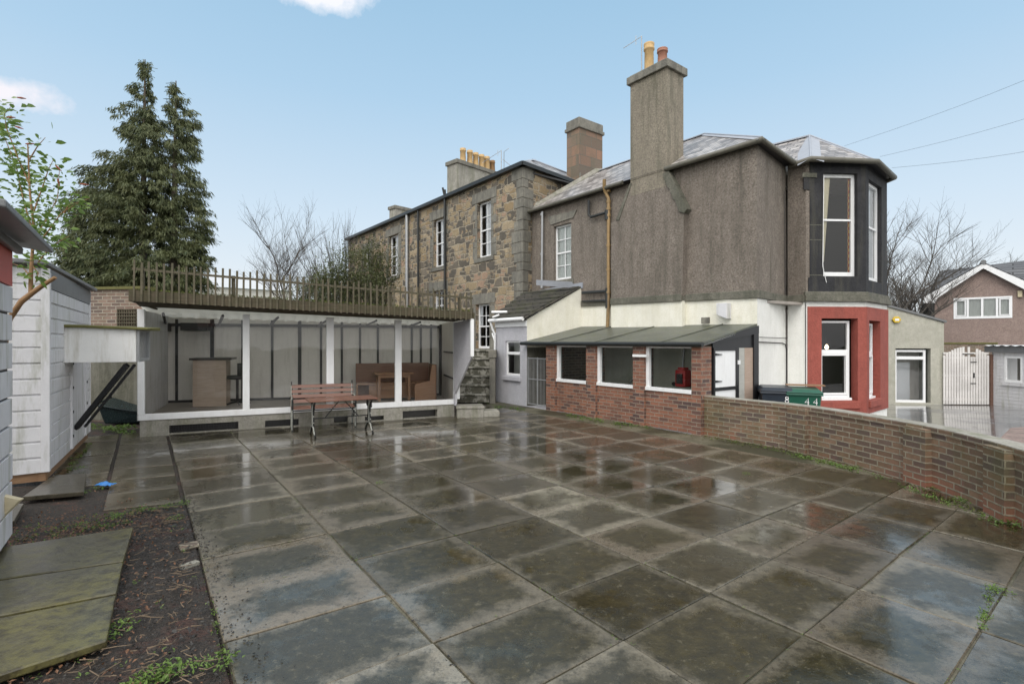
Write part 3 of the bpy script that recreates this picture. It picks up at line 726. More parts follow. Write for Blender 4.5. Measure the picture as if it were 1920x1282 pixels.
m.build('band_course', 'band_stone', house, bevel=.012)
# chimney breast with shoulders, and the tall stack
m = MB()
sh = [FS.hit(1283, 392, NB), FS.hit(1251, 326, NB), FS.hit(1182, 347, NB), FS.hit(1157, 412, NB)]
m.extr(FS, [(xb0, ZB), (xb1, ZB), sh[0], sh[1], sh[2], (sh[3][0], sh[3][1]), (xb0+.0, sh[3][1]-.05)], 0, NB)
m.build('chimney_breast', 'harl', house)
m = MB(); m.box(FS, xb0, xb1, 0, NB, -.3, ZB); m.build('lower_breast', 'cream_harl', house)
m = MB()
xa, xc = sh[1][0], sh[0][0]
for k in range(3):
    f0, f1 = k/3, (k+1)/3+.06; x0 = xa+(xc-xa)*f0; x1 = xa+(xc-xa)*f1; z1 = sh[1][1]+(sh[0][1]-sh[1][1])*f0; z0 = sh[1][1]+(sh[0][1]-sh[1][1])*f1
    m.extr(FS, [(x0-.12, z1+.02), (x0+.05, z1+.06), (x1+.07, z0+.04), (x1-.02, z0-.05), (x1-.16, z0+.02)], -.02, NB+.035-.003*k)
m.build('shoulder_stone', 'band_stone', house, bevel=.01); m = MB(); xa, xc = sh[2][0], sh[3][0]
m.extr(FS, [(xa+.06, sh[2][1]+.04), (xa-.02, sh[2][1]+.03), (xc-.04, sh[3][1]-.02), (xc+.08, sh[3][1]-.03)], -.02, NB+.02)
m.build('shoulder_stone', 'band_stone', house, bevel=.01)
stk = MB(); sx0, sx1 = FS.sx(1182, NB-.005), FS.sx(1250, NB-.005); ztop = FS.hit(1250, 122, NB)[1]; zbase = FS.hit(1250, 330, NB)[1]-.25
stk.box(FS, sx0, sx1, -.55, NB+.004, zbase, ztop)
chim = stk.build('chimney', 'harl_chimney', house, bevel=.015); chim['label'] = 'tall roughcast chimney stack with two clay pots'
m = MB(); m.box(FS, sx0-.07, sx1+.07, -.62, NB+.07, ztop-.06, ztop+.13); m.box(FS, sx0-.02, sx1+.02, -.57, NB+.02, ztop+.13, ztop+.17); m.build('chimney_cap', 'quoin', chim, bevel=.015)
def pot(px, ytop, fr_n, rr_, parent, Y, zb, mname='pot_clay', band=True):
    c = at(px, ytop, Y); h = c.z-zb
    b = MB(); b.lathe((c.x, c.y, zb), [(rr_*1.15, 0), (rr_*1.12, .06), (rr_, .1), (rr_*.93, h*.8), (rr_*1.12, h*.82), (rr_*1.12, h*.87), (rr_*.98, h*.88), (rr_*1.1, h*.96), (rr_*1.1, h), (rr_*.8, h), (rr_*.8, h-.1)], 14)
    return b.build('chimney_pot', mname, parent)
Yc = FS.p(sx0, 0, 0).y
pot(1217, 83, 0, .125, chim, Yc+.05, ztop+.16); pot(1242, 93, 0, .12, chim, Yc-.55, ztop+.16, 'pot_red')
# roofs
def Z(p, z): return Vector((p.x, p.y, z))
ov = .18
nS, nF = FS.n, FF.n
EA = PL-Vector((0, 0, 0))+nS*ov; E1 = P1+nS*ov+nF*ov; E2 = P2+nF*ov-FF.d*.1
A0 = Vector((5.31, 14.3, 7.475)); A1 = Vector((2.945, 17.35, 7.475)); A2 = A0+HB*5
roof = MB(); zr_ = ZE+.02
def rp(*pts): roof.poly(pts)
rp(Z(EA, zr_), Z(E1, zr_), A0, A1); rp(Z(E1, zr_), Z(E2, zr_), Z(P7, zr_), A2, A0)
rp(A1, A0, A2, Vector((P7.x-4.5, P7.y+5.8, zr_)), Vector((PL.x+4.5, PL.y+5, zr_)))
rp(Z(EA, zr_), A1, Vector((PL.x+4.5, PL.y+5, zr_)))
B2 = at(1481, 312, 12.1); B3 = at(1520, 297, 11.62); B4 = at(1645, 303, 11.79); B5 = at(1677, 333, 12.93); B6 = Vector((P6.x+.2, P6.y+.1, ZE))
BA = Vector((7.81, 13.6, 7.15)); BR = Vector((5.6, 15.7, 7.15))
for p in (B2, B3, B4, B5): p.z = ZE-.05
rp(B2, B3, BA, BR); rp(B3, B4, BA); rp(B4, B5, BA); rp(B5, B6, BA); rp(B6, BR, BA)
rf = roof.build('roof', 'slate', house)
m = MB()
def ridge(a, b, wd=.09, lift=.02):
    d = (b-a).normalized(); s_ = d.cross(Vector((0, 0, 1))).normalized()*wd
    u = Vector((0, 0, lift)); m.poly([a+u, b+u, b+s_+u-Vector((0, 0, wd*.5)), a+s_+u-Vector((0, 0, wd*.5))]); m.poly([a+u, a-s_+u-Vector((0, 0, wd*.5)), b-s_+u-Vector((0, 0, wd*.5)), b+u])
    m.tube([a+u, b+u], .022, 6)
ridge(A0, A1, .12); ridge(A0, Z(E1, zr_), .10); ridge(BA, B3, .26); ridge(BA, B4, .10); ridge(BA, BR, .1); ridge(BA, B5, .1)
m.build('ridge_flashing', 'lead', rf)
m = MB(); up = Vector((0, 0, 0))
gut = [Z(EA, zr_-.03), Z(P1+HA*3.45+nS*(ov), zr_-.03)]; m.tube(gut, .055, 8)
m.tube([Z(P1+HA*2.15+nS*ov, zr_-.03), Z(E1, zr_-.03), Z(E2, zr_-.03)], .06, 8)
m.tube([B2, B3, B4, B5, B6], .065, 8)
m.build('gutter', 'gutter', house)
m = MB()      # soffit boards close the eaves
for pts in ([Z(EA, zr_-.04), Z(E1, zr_-.04), Z(P1-nS*.05-nF*.05, zr_-.045), Z(PL-nS*.05, zr_-.045)], [Z(E1, zr_-.042), Z(E2, zr_-.042), Z(P2-nF*.1, zr_-.047), Z(P1-nF*.1, zr_-.047)],
            [B2, B3, B4, B5, B6, Z(P6, B2.z), Z(P5, B2.z)-F45.n*.05, Z(P4, B2.z)-F34.n*.05, Z(P3, B2.z)-F34.n*.05, Z(P2, B2.z)]):
    m.poly(pts)
m.build('soffit', 'black_paint', house)
# pipes on the side wall
m = MB()
def wp(px, py, n=.09): x, z = FS.hit(px, py, n); return FS.p(x, n, z)
m.tube([wp(1133, 336, .25), wp(1133, 352, .2), wp(1135, 360, .14), wp(1141, 372), wp(1141, 560), wp(1139, 614)], .048, 8)
for yy in (358, 378, 392, 404, 460, 505, 548): 
    x, z = FS.hit(1141, yy, .09); m.tube([FS.p(x, .09, z-.03), FS.p(x, .09, z+.03)], .064, 8)
m.build('soil_pipe', 'gutter_pipe', house)
m = MB(); m.tube([wp(1104, 376), wp(1104, 403), wp(1108, 407), wp(1139, 398)], .038, 8)
m.tube([wp(1139, 394), wp(1139, 412)], .075, 8); m.build('waste_pipe', 'iron', house); m = MB(); m.tube([wp(1092, 549), wp(1140, 546)], .045, 8); m.tube([wp(1092, 565), wp(1140, 563)], .03, 8); m.tube([wp(1139, 540), wp(1139, 578)], .06, 8)
m.build('waste_pipe', 'iron', house)
m = MB(); m.tube([wp(1017, 397, .12), wp(1016, 540, .1)], .036, 8)
for yy in (402, 476, 538): m.tube([wp(1016, yy-2, .1), wp(1016, yy+2, .1)], .05, 8)
m.build('downpipe', 'galv', house)
m = MB()      # flue box and vent on the white wall
a = FS.rect(1343, 568, 1362, 598, .2); m.extr(FS, [(a[0], a[2]+.1), (a[1], a[2]), (a[1], a[3]), (a[0], a[3])], 0, .2)
m.build('flue_cover', 'white_board', house, bevel=.01); m = MB(); a = FS.rect(1316, 595, 1331, 606); m.box(FS, a[0], a[1], 0, .03, a[2], a[3]); m.build('vent', 'quoin', house)
m = MB()      # cable clipped to the corner wall
def fp(px, py, n=.02): x, z = FF.hit(px, py, n); return FF.p(x, n, z)
m.tube([fp(1423, 641), fp(1467, 643), fp(1473, 646), fp(1475, 655), fp(1475, 718)], .012, 5)
m.tube([fp(1424, 632), fp(1477, 634)], .007, 4); m.tube([F34.p(-.02, .02, .3), F34.p(-.02, .02, 2.66)], .010, 5)
m.tube([fp(1472, 552), fp(1471, 360), fp(1474, 352), fp(1478, 350)], .008, 4)
m.build('cable', 'wire', house)
m = MB(); m.tube([F34.p(F34.sx(1543), .03, F34.hit(1543, 330)[1]), F34.p(F34.sx(1541), .03, F34.hit(1541, 500)[1]), F34.p(F34.sx(1548), .03, F34.hit(1548, 530)[1])], .008, 4)
m.build('white_cable', 'white_upvc', house)
m = MB()
for p_, r_ in ((F34.p(.0, -.3, 0), 3.0),): m.prism([(5.4, 11.2), (9.2, 13.3), (8.5, 17), (2.5, 17), (1.2, 16.2)], 2.6, 2.66)
m.build('upper_floor', 'timber_floor', house)
m = MB(); m.prism([(5.2, 11.0), (6.5, 12.35), (6.8, 12.0), (8.1, 12.1), (9.3, 13.2), (9.3, 15.2), (11, 17.2), (6.5, 22.5), (1.0, 16.6)], 5.72, 5.78); m.build('ceiling', 'interior_panel', house)
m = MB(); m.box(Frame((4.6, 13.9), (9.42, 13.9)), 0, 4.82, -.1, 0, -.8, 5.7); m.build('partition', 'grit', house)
# pendant bulb seen through the lower bay window
m = MB(); q = F34.hit(1550, 651, -.9); c = F34.p(q[0], -.9, q[1]); m.lathe((c.x, c.y, c.z-.05), [(.01, 0), (.035, .02), (.045, .05), (.03, .09), (.012, .12)], 12)
bm_ = bpy.data.materials.new('bulb'); bm_.use_nodes = True; tt = NT(bm_.node_tree); e_ = tt.n('ShaderNodeEmission', {0: (1, .8, .5, 1), 1: 4}); tt.t.links.new(e_.outputs[0], tt.n('ShaderNodeOutputMaterial').inputs[0]); M['bulb'] = bm_
lamp = thing('pendant_lamp', (c.x, c.y, 2.5), 'small lit bulb hanging behind the lower red bay window', 'lamp')
m.build('bulb', 'bulb', lamp); m = MB(); m.tube([(c.x, c.y, c.z+.06), (c.x, c.y, 2.5)], .004, 4); m.build('flex', 'wire', lamp)
# television aerial on the tall stack
ap = at(1203, 68, Yc+.1); ae = thing('tv_aerial', (ap.x, ap.y, ztop+.1), 'small television aerial on a pole beside the pots of the tall chimney', 'aerial')
def aerial(e, ap, zb, s=1, L=.5):
    m = MB(); m.tube([(ap.x, ap.y, zb), (ap.x, ap.y, ap.z)], .014*s, 6); m.build('mast', 'galv', e)
    m = MB(); d = Vector((-.82, .2, -.45)).normalized(); t0 = Vector((ap.x, ap.y, ap.z-.01)); m.tube([t0, t0+d*L], .008*s, 5)
    sd_ = Vector((.25, .95, .1)).normalized()
    for k in range(7): c = t0+d*(L*(.15+.85*k/6)); m.tube([c-sd_*.09*s+Vector((0, 0, -.03)), c+sd_*.09*s+Vector((0, 0, .03))], .005*s, 4)
    for q in (-.12, .12): m.tube([t0+d*.15+Vector((0, 0, q)), t0+d*.18-Vector((0, 0, q))], .005*s, 4)
    m.build('antenna', 'galv', e)
aerial(ae, ap, ztop+.12, 1, .52)

# ------------------------------------------------------------ old stone building
stone = thing('stone_building', (S0.x, S0.y, 0), 'long two storey rubble stone building with small paned sash windows', 'building')
SF = Frame(SE, S0); SR = Frame(S0, S0+HB*8); ZS = 7.36
wins = [SF.rect(895, 377, 921, 482), SF.rect(813, 410, 833, 500), SF.rect(729, 441, 747, 517), SF.rect(683, 469, 694, 502), SF.rect(892, 570, 918, 653), SF.rect(812, 545, 832, 600)]
m = MB(); wallp(m, SF, 0, SF.L, -.3, ZS, wins, .22); wallp(m, SR, 0, 8, -.3, ZS)
e = SE+HB*8; m.poly([(SE.x, SE.y, -.3), (SE.x, SE.y, ZS), (e.x, e.y, ZS), (e.x, e.y, -.3)]); e2 = S0+HB*8
m.poly([(e.x, e.y, -.3), (e.x, e.y, ZS), (e2.x, e2.y, ZS), (e2.x, e2.y, -.3)])
m.build('wall', 'rubble', stone)
m = MB(); rq = random.Random(5)
z = -.2
while z < ZS-.1:
    h = rq.uniform(.24, .40); h = min(h, ZS-z); l = rq.choice((.30, .55, .42)); l2 = rq.choice((.25, .5, .38))
    m.box(SF, SF.L-l, SF.L+.02, -.1, .02+rq.uniform(0, .004), z, z+h-.014); m.box(SR, -.018, l2, -.1, .018, z, z+h-.014); z += h
m.build('quoins', 'quoin', stone, bevel=.008)
for (a, b, c, d) in wins:
    m = MB(); m.box(SF, a-.32, b+.32, -.03, .016, d+.005, d+.36)
    m.box(SF, a-.18, b+.16, -.03, .04, c-.16, c-.004)
    z = c
    while z < d-.05:
        h = min(rq.uniform(.2, .42), d-z); l = rq.choice((.13, .28)); r_ = rq.choice((.14, .30))
        m.box(SF, a-l, a-.003, -.03, .014, z, z+h-.012); m.box(SF, b+.003, b+r_, -.03, .014, z, z+h-.012); z += h
    m.build('window_surround', 'quoin', stone, bevel=.008)
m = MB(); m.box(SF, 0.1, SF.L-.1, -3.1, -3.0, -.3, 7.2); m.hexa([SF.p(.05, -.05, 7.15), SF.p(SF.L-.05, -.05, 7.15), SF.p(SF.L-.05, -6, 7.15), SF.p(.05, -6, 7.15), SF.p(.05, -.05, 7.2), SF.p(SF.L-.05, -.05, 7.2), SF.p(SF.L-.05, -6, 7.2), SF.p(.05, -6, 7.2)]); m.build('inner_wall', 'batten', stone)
for k, wr in enumerate(wins):
    cur = [(.30, 1.0, 'blind_white', .0)] if k < 4 else [(.0, .22, 'blind_white', .5)]
    window(SF, *wr, -.13, stone, cols=2, rows=2, fw=.055, curtain=cur)
m = MB(); o_v = .16
q0 = Z(SE+SF.n*o_v-HB*0, ZS+.03); q1 = Z(S0+SF.n*o_v+SR.n*o_v, ZS+.03); q2 = Z(S0+HB*8+SR.n*o_v, ZS+.03); R0 = Vector((.70, 17.84, 8.0)); R1 = R0+HB*7; R2 = Vector((SE.x+1.2, SE.y+.2, 8.0))
m.poly([q0, q1, R0, R2]); m.poly([q1, q2, R1, R0]); m.poly([R0, R1, Vector((R1.x-9, R1.y+12, 7.9)), R2])
rf2 = m.build('roof', 'slate', stone)
m = MB()
for a, b in ((q0, q1), (q1, q2)):
    d = (b-a).normalized(); s_ = Vector((d.y, -d.x, 0))
    m.hexa([a-s_*.2+Vector((0, 0, -.13)), b-s_*.2+Vector((0, 0, -.13)), b+s_*.04+Vector((0, 0, -.13)), a+s_*.04+Vector((0, 0, -.13)), a-s_*.2+Vector((0, 0, -.01)), b-s_*.2+Vector((0, 0, -.01)), b+s_*.04+Vector((0, 0, -.01)), a+s_*.04+Vector((0, 0, -.01))])
m.build('gutter', 'iron', stone)
m = MB(); m.poly([R0+Vector((-.25, -.3, -.10)), R0+Vector((.1, -.35, -.12)), R0+Vector((.12, .0, .03)), R0+Vector((-.1, .0, .03))]); m.tube([R0, R1], .05, 6); m.build('ridge_flashing', 'lead', rf2)
def sp_(px, py, n=.1): x, z = SF.hit(px, py, n); return SF.p(x, n, z)
m = MB(); m.tube([sp_(834, 356), sp_(834, 610)], .05, 8); m.tube([sp_(784, 395), sp_(784, 600)], .045, 8); m.tube([sp_(830, 352, .2), sp_(834, 370, .12)], .04, 6)
m.build('downpipe', 'iron', stone)
m = MB(); m.tube([sp_(763, 400), sp_(763, 600)], .07, 8); m.build('pale_downpipe', 'galv', stone)
ca = V2(-2.17, 20.5); CF = Frame(ca, ca+HB*2.1); ct = 8.85
m = MB(); m.box(CF, 0, 2.1, -.62, 0, 7.2, ct); c1_ = m.build('chimney', 'concrete', stone); c1_['label'] = 'wide chimney stack with a row of six clay pots'
m = MB(); m.box(CF, -.06, 2.16, -.68, .06, ct-.02, ct+.14); m.build('chimney_cap', 'quoin', c1_, bevel=.015)
for k, (px, py) in enumerate(((868, 279), (881, 283), (892, 287.5), (903, 291), (913, 294.5), (923, 302))):
    x = CF.sx(px, -.3); p = CF.p(x, -.3, 0); zt = at(px, py, p.y).z
    b = MB(); h = zt-ct-.1; b.lathe((p.x, p.y, ct+.1), [(.14, 0), (.125, .08), (.11, h*.82), (.13, h*.84), (.13, h*.9), (.115, h*.92), (.125, h), (.09, h), (.09, h-.1)], 12); b.build('chimney_pot', 'pot_clay' if k < 5 else 'bark_brown', c1_)
cb = at(741, 386, 25); CG = Frame((cb.x, cb.y), (cb.x+HB.x, cb.y+HB.y)); m = MB(); m.box(CG, 0, 1.3, -.5, 0, 7.0, cb.z-.1); c2_ = m.build('chimney', 'concrete', stone)
m = MB(); m.box(CG, -.06, 1.36, -.56, .06, cb.z-.12, cb.z+.03); m.build('chimney_cap', 'quoin', c2_, bevel=.01)
cc = at(1086, 240, 18); CH = Frame((cc.x+HA.x*.62, cc.y+HA.y*.62), (cc.x, cc.y)); zt = at(1086, 222, 18).z
m = MB(); m.box(CH, 0, .62, -1.18, 0, 6.8, zt-.3); c3_ = m.build('chimney', 'chimney_stone', stone); c3_['label'] = 'chimney of reddish stone blocks patched with grey render'
m = MB(); m.box(CH, -.06, .68, -1.24, .06, zt-.32, zt-.2); m.box(CH, -.02, .64, -1.20, .02, zt-.2, zt+.06); m.box(CH, .1, .5, -.6, -.3, zt+.06, zt+.11); m.box(CH, .1, .5, -1.1, -.85, zt+.06, zt+.11); m.build('chimney_cap', 'quoin', c3_, bevel=.02)
m = MB(); CHs = Frame((cc.x, cc.y), (cc.x+HB.x, cc.y+HB.y)); m.extr(CHs, [(.0, 6.8), (1.16, 6.8), (1.16, 7.9), (.9, 7.95), (.45, 8.35), (.38, 7.9), (0, 7.6)], 0, .012); m.build('render_patch', 'quoin', c3_)
e3 = at(940, 282, 21); ae2 = thing('tv_aerial', (e3.x, e3.y, 8.0), 'pair of thin aerials on poles behind the row of six chimney pots', 'aerial')
aerial(ae2, e3, 8.0, 1.2, .9); e4 = at(945, 285, 21); m = MB(); m.tube([(e4.x, e4.y, 8.0), (e4.x, e4.y, e4.z), (e4.x+.2, e4.y, e4.z+.15)], .012, 5); m.tube([(e4.x-.05, e4.y, e4.z-.3), (e4.x+.25, e4.y, e4.z-.55)], .012, 5); m.build('mast', 'galv', ae2)
# coping between the stone gable and the house roof
m = MB(); a = Z(EA, zr_); m.hexa([a+Vector((-.12, .15, -.06)), a+Vector((.1, .1, -.06)), A1+Vector((.1, 0, -.03)), A1+Vector((-.15, 0, -.03)), a+Vector((-.12, .15, .08)), a+Vector((.1, .1, .08)), A1+Vector((.1, 0, .09)), A1+Vector((-.15, 0, .09))])
m.build('skew_coping', 'concrete', house, bevel=.015)
# ------------------------------------------------------------ kitchen outshot
ext = thing('kitchen_extension', (EC.x, EC.y, 0), 'small grey rendered outshot with tiled lean-to roof and one white window', 'extension')
EF = Frame(EC+A*1.53, EC); zEe = 2.34
hw = V2(1.99, 14.89)
ES = Frame(EC, hw)
wE = EF.rect(948, 639, 975, 704)
m = MB(); wallp(m, EF, 0, EF.L, -.1, zEe, [wE], .1); m.poly([EF.p(0, 0, -.1), EF.p(0, -1.6, -.1), EF.p(0, -1.6, 3.2), EF.p(0, 0, zEe)]); m.build('front_wall', 'grey_render', ext)
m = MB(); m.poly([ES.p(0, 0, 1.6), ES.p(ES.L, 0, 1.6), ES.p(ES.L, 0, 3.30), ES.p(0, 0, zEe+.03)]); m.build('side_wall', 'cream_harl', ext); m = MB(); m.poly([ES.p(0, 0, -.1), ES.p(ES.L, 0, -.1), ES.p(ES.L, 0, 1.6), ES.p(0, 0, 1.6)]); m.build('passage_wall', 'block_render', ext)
f = MB(); x0, x1, z0, z1 = wE; ringf(f, EF, x0, x1, z0, z1, .05, -.10, -.04, .06); zt = EF.hit(960, 662)[1]; f.box(EF, x0+.05, x1-.05, -.095, -.02, zt-.04, zt+.04)
ow = f.build('window', 'white_upvc', ext, bevel=.004); f = MB(); f.poly([EF.p(x0+.03, -.07, z0+.03), EF.p(x1-.03, -.07, z0+.03), EF.p(x1-.03, -.07, z1-.03), EF.p(x0+.03, -.07, z1-.03)]); f.build('pane', 'glass', ow)
f = MB(); f.poly([EF.p(x0, -.3, z0), EF.p(x1, -.3, z0), EF.p(x1, -.3, z1), EF.p(x0, -.3, z1)]); f.build('blind', 'blind_strip', ow)
f = MB(); f.box(EF, x0-.08, x1+.05, -.02, .07, z0-.14, z0-.02); f.build('sill', 'grey_render', ow, bevel=.01)
m = MB(); tl = at(985, 548, 16.2); tr = Vector((hw.x+.02, hw.y+.05, 3.36)); el_ = EF.p(-.15, .16, zEe+.06); er_ = EF.p(EF.L+.06, .16, zEe+.06)
N_ = 7
for k in range(N_):
    a0, a1 = k/N_, (k+1)/N_; dz = Vector((0, 0, .075))
    l0, l1 = el_.lerp(tl, a0), el_.lerp(tl, a1); r0, r1 = er_.lerp(tr, a0), er_.lerp(tr, a1)
    m.hexa([l0, r0, r1, l1, l0+dz, r0+dz, r1+dz*.2, l1+dz*.2])
m.build('roof', 'tile_dark', ext)
m = MB(); m.tube([er_+Vector((.03, 0, .0)), tr+Vector((.03, -.02, .0))], .025, 6); m.build('verge', 'tile_dark', ext)
m = MB(); m.extr(ES, [(ES.L-.02, 3.32), (ES.L-.02, 3.5), (ES.L-1.3, 3.5), (ES.L-1.3, 3.35)], -.3, -.29)
fl0, fl1 = FS.hit(1008, 547, .03), FS.hit(1092, 532, .03); m.extr(FS, [(fl0[0], fl0[1]-.12), (fl1[0], fl1[1]-.12), (fl1[0], fl1[1]+.04), (fl0[0], fl0[1]+.04)], 0, .03); m.build('flashing', 'lead', ext)
m = MB(); m.tube([EF.p(-.1, .18, zEe+.04), EF.p(EF.L+.05, .18, zEe+.04)], .055, 8); m.box(EF, 0, EF.L, .0, .04, zEe-.16, zEe-.0)
m.tube([EF.p(-.02, .18, zEe+.0), EF.p(-.02, .12, zEe-.2), EF.p(.03, .06, zEe-.35), EF.p(.03, .06, .05), EF.p(.0, .12, .02)], .034, 8)
q = EF.p(-.05, .05, zEe-.5); m.tube([EF.p(-.12, .05, zEe-.33), EF.p(.02, .06, zEe-.55)], .03, 8)
m.build('gutter', 'white_upvc', ext)
m = MB(); q = at(922, 585, 15.0); m.tube([q, q+Vector((.45, -.1, 0))], .035, 8); m.tube([q+Vector((.03, 0, -.15)), q+Vector((.22, -.05, -.08))], .03, 8); m.build('pipe_end', 'white_upvc', ext)

# ------------------------------------------------------------ brick lean-to
LF = Frame(EC, LR); lean = thing('brick_lean_to', (LR.x, LR.y, 0), 'low brick lean-to with green felt roof, brick piers and three white framed openings', 'lean-to')
LD = Frame(LR, P1)
xs = [(LF.sx(1027), LF.sx(1044)), (LF.sx(1102), LF.sx(1120)), (LF.sx(1190), LF.sx(1211)), (LF.sx(1298), LF.L)]
zs_ = .755; zt_ = 1.665
m = MB()
for k, (a, b) in enumerate(xs):
    m.box(LF, a, b, -.24, .06 if k < 3 else .03, -.1, zt_)
    if k < 3: m.box(LF, b, xs[k+1][0], -.16, .0, -.1, zs_-.003)
m.box(LD, .0, LD.sx(1334), -.2, .0, -.3, zt_)
m.build('brickwork', 'brick_orange', lean, bevel=.004)
for k in range(3):
    a, b = xs[k][1], xs[k+1][0]; f = MB()
    f.box(LF, a, a+.075, -.1, .0, zs_, zt_); f.box(LF, b-.03, b, -.1, -.03, zs_, zt_); f.box(LF, a, b, -.1, .03, zs_-.002, zs_+.07); f.box(LF, a+.075, b-.03, -.1, -.04, zt_-.04, zt_)
    o = f.build('window', 'white_paint', lean, bevel=.004); gg = MB(); gg.poly([LF.p(a+.05, -.07, zs_+.05), LF.p(b-.02, -.07, zs_+.05), LF.p(b-.02, -.07, zt_), LF.p(a+.05, -.07, zt_)]); gg.build('pane', 'glass_dim', o)
m = MB(); eL = LF.p(-.05, .16, 1.745); eR = LF.p(LF.L-.02, .16, 1.74); tR = Vector((P1.x+.02, P1.y+.02, 2.135)); tL = Vector((hw.x, hw.y, 2.19)); th = Vector((0, 0, -.045))
eR2 = LD.p(-.12, .10, 1.74); eR = eR2
m.hexa([eL+th, eR+th, tR+th, tL+th, eL, eR, tR, tL])
for k in (.22, .5, .83): a = eL.lerp(eR, k); b = tL.lerp(tR, min(1, k+.02)); m.tube([a+Vector((0, 0, .004)), b+Vector((0, 0, .004))], .012, 5)
m.build('roof', 'felt', lean)
m = MB(); m.tube([eL+Vector((0, 0, -.035)), eR+Vector((0, 0, -.035))], .05, 8); m.build('gutter', 'iron', lean)
m = MB(); m.box(LF, 0, LF.L, -.1, .05, zt_+.0, zt_+.035); m.build('wall_plate', 'pine_dark', lean)
m = MB(); P = LD.p; Ld = LD.L
m.extr(LD, [(-.1, 1.68), (Ld, 1.93), (Ld, 2.09), (-.1, 1.735)], .0, .04); m.extr(LD, [(.35, 1.63), (Ld, 1.63), (Ld, 1.93), (.35, 1.735)], -.03, .0); m.build('gable_board', 'black_paint', lean)
m = MB(); a = LD.rect(1336, 651, 1381, 752); m.box(LD, a[0], a[0]+.05, -.03, .03, -.3, 1.64); m.box(LD, a[1]-.06, a[1]+.04, -.03, .03, -.3, 1.64); m.box(LD, a[0], a[1], -.03, .028, 1.58, 1.64)
x5 = LD.sx(1411); m.box(LD, x5, Ld-.0, -.05, .035, -.3, 1.93)
m.build('door_frame', 'black_paint', lean)
m = MB(); m.box(LD, a[0]+.05, a[1]-.06, -.02, .012, -.3, 1.58); dr = m.build('door', 'white_paint', lean)
m = MB()
for yy in (664.5, 715): m = MB(); z = LD.hit(1345, yy)[1]; m.extr(LD, [(a[0]+.03, z-.02), (a[0]+.28, z-.005), (a[0]+.28, z+.005), (a[0]+.03, z+.03)], .012, .03); m.build('hinge', 'black_paint', dr)
m = MB(); z = LD.hit(1345, 729)[1]; m.box(LD, a[0]+.02, a[1], .012, .03, z-.035, z+.03); m.build('cross_rail', 'black_paint', dr)
m = MB(); xb_ = LD.sx(1396); m.box(LD, a[1]+.04, xb_, -.04, .0, -.3, 1.63); m.build('boarding', 'board_grey', lean); m = MB(); m.box(LD, xb_, x5, -.045, .006, -.3, 1.63); m.build('boarding', 'board_tan', lean)
m = MB(); z = LD.hit(1381, 679)[1]; m.box(LD, a[1]-.01, a[1]+.06, .03, .05, z-.04, z+.04); m.build('latch', 'white_upvc', lean); m = MB(); z = LF.hit(1200, 666)[1]; xw = LF.sx(1187, .1); m.box(LF, xw, LF.sx(1213, .1), .07, .12, z-.03, z+.02); m.build('bracket', 'white_upvc', lean)
m = MB(); m.poly([eL+th*1.4, eR+th*1.4, tR+th*1.4, tL+th*1.4]); m.build('ceiling', 'white_paint', lean)  # white board added under the roof to bounce light around inside
m = MB(); m.tube([LF.p(xs[0][1]+.5, -.9, 1.7), LF.p(xs[0][1]+.5, -.9, .95)], .06, 6); m.build('post', 'galv', lean); m = MB(); q0_ = LF.p(xs[1][1]+1.0, -.6, 1.65); m.tube([q0_, LF.p(xs[1][1]+.95, -.6, 1.45), LF.p(xs[1][1]+.45, -.6, .8)], .022, 6); m.build('pipework', 'galv', lean); m = MB()
m.tube([LF.p(xs[2][1]+.5, -.6, 1.7), LF.p(xs[2][1]+.45, -.6, 1.05)], .02, 6); m.build('pipework', 'galv', lean); m = MB(); m.tube([LF.p(xs[2][1]+.95, -.6, 1.7), LF.p(xs[2][1]+.95, -.6, 1.0)], .014, 6)
m.build('pipework', 'galv', lean)
m = MB(); m.box(LF, xs[0][0]-.02, xs[0][0]+.04, -1.7, -.24, 0, 1.7); m.build('end_wall', 'brick_old', lean); m = MB(); m.box(Frame(hw, P1), .02, 5.0, -.02, .04, -.1, 2.1); m.build('rear_lining', 'cream_harl', lean)
m = MB(); m.prism([EC, LF.p(LF.L, 0, 0), P1, hw], -.02, .006); m.build('floor', 'grey_render', lean)
tb = thing('work_table', (3.0, 10.8, 0), 'pale table top inside the lean-to below the red machine', 'table')
m = MB(); ta = LF.sx(1262, -.35); tb_ = LF.sx(1300, -.35); m.box(LF, ta, tb_+.25, -.75, -.3, .78, .83); 
m.build('table_top', 'board_grey', tb)
m = MB(); [m.box(LF, x, x+.04, n, n+.04, 0, .78) for x in (ta+.02, tb_+.18) for n in (-.73, -.36)]; m.build('leg', 'board_grey', tb)
mc = thing('red_machine', (3.0, 10.8, .83), 'red metal machine standing on the table in the lean-to', 'machine')
m = MB(); c0_ = LF.sx(1272, -.5); c1__ = LF.sx(1291, -.5); m.box(LF, c0_, c1__, -.6, -.38, .832, 1.18); m.box(LF, c0_+.04, c1__-.04, -.58, -.40, 1.18, 1.23); m.build('casing', 'red_metal', mc, bevel=.03)
m = MB(); m.box(LF, c0_+.05, c1__-.05, -.38, -.36, .9, 1.1); [m.tube([LF.p(c0_-.08+k*.1, -.45, .88), LF.p(c0_-.03+k*.1, -.40, .88)], .045, 10) for k in (0, )]; m.build('front_panel', 'chair_black', mc)
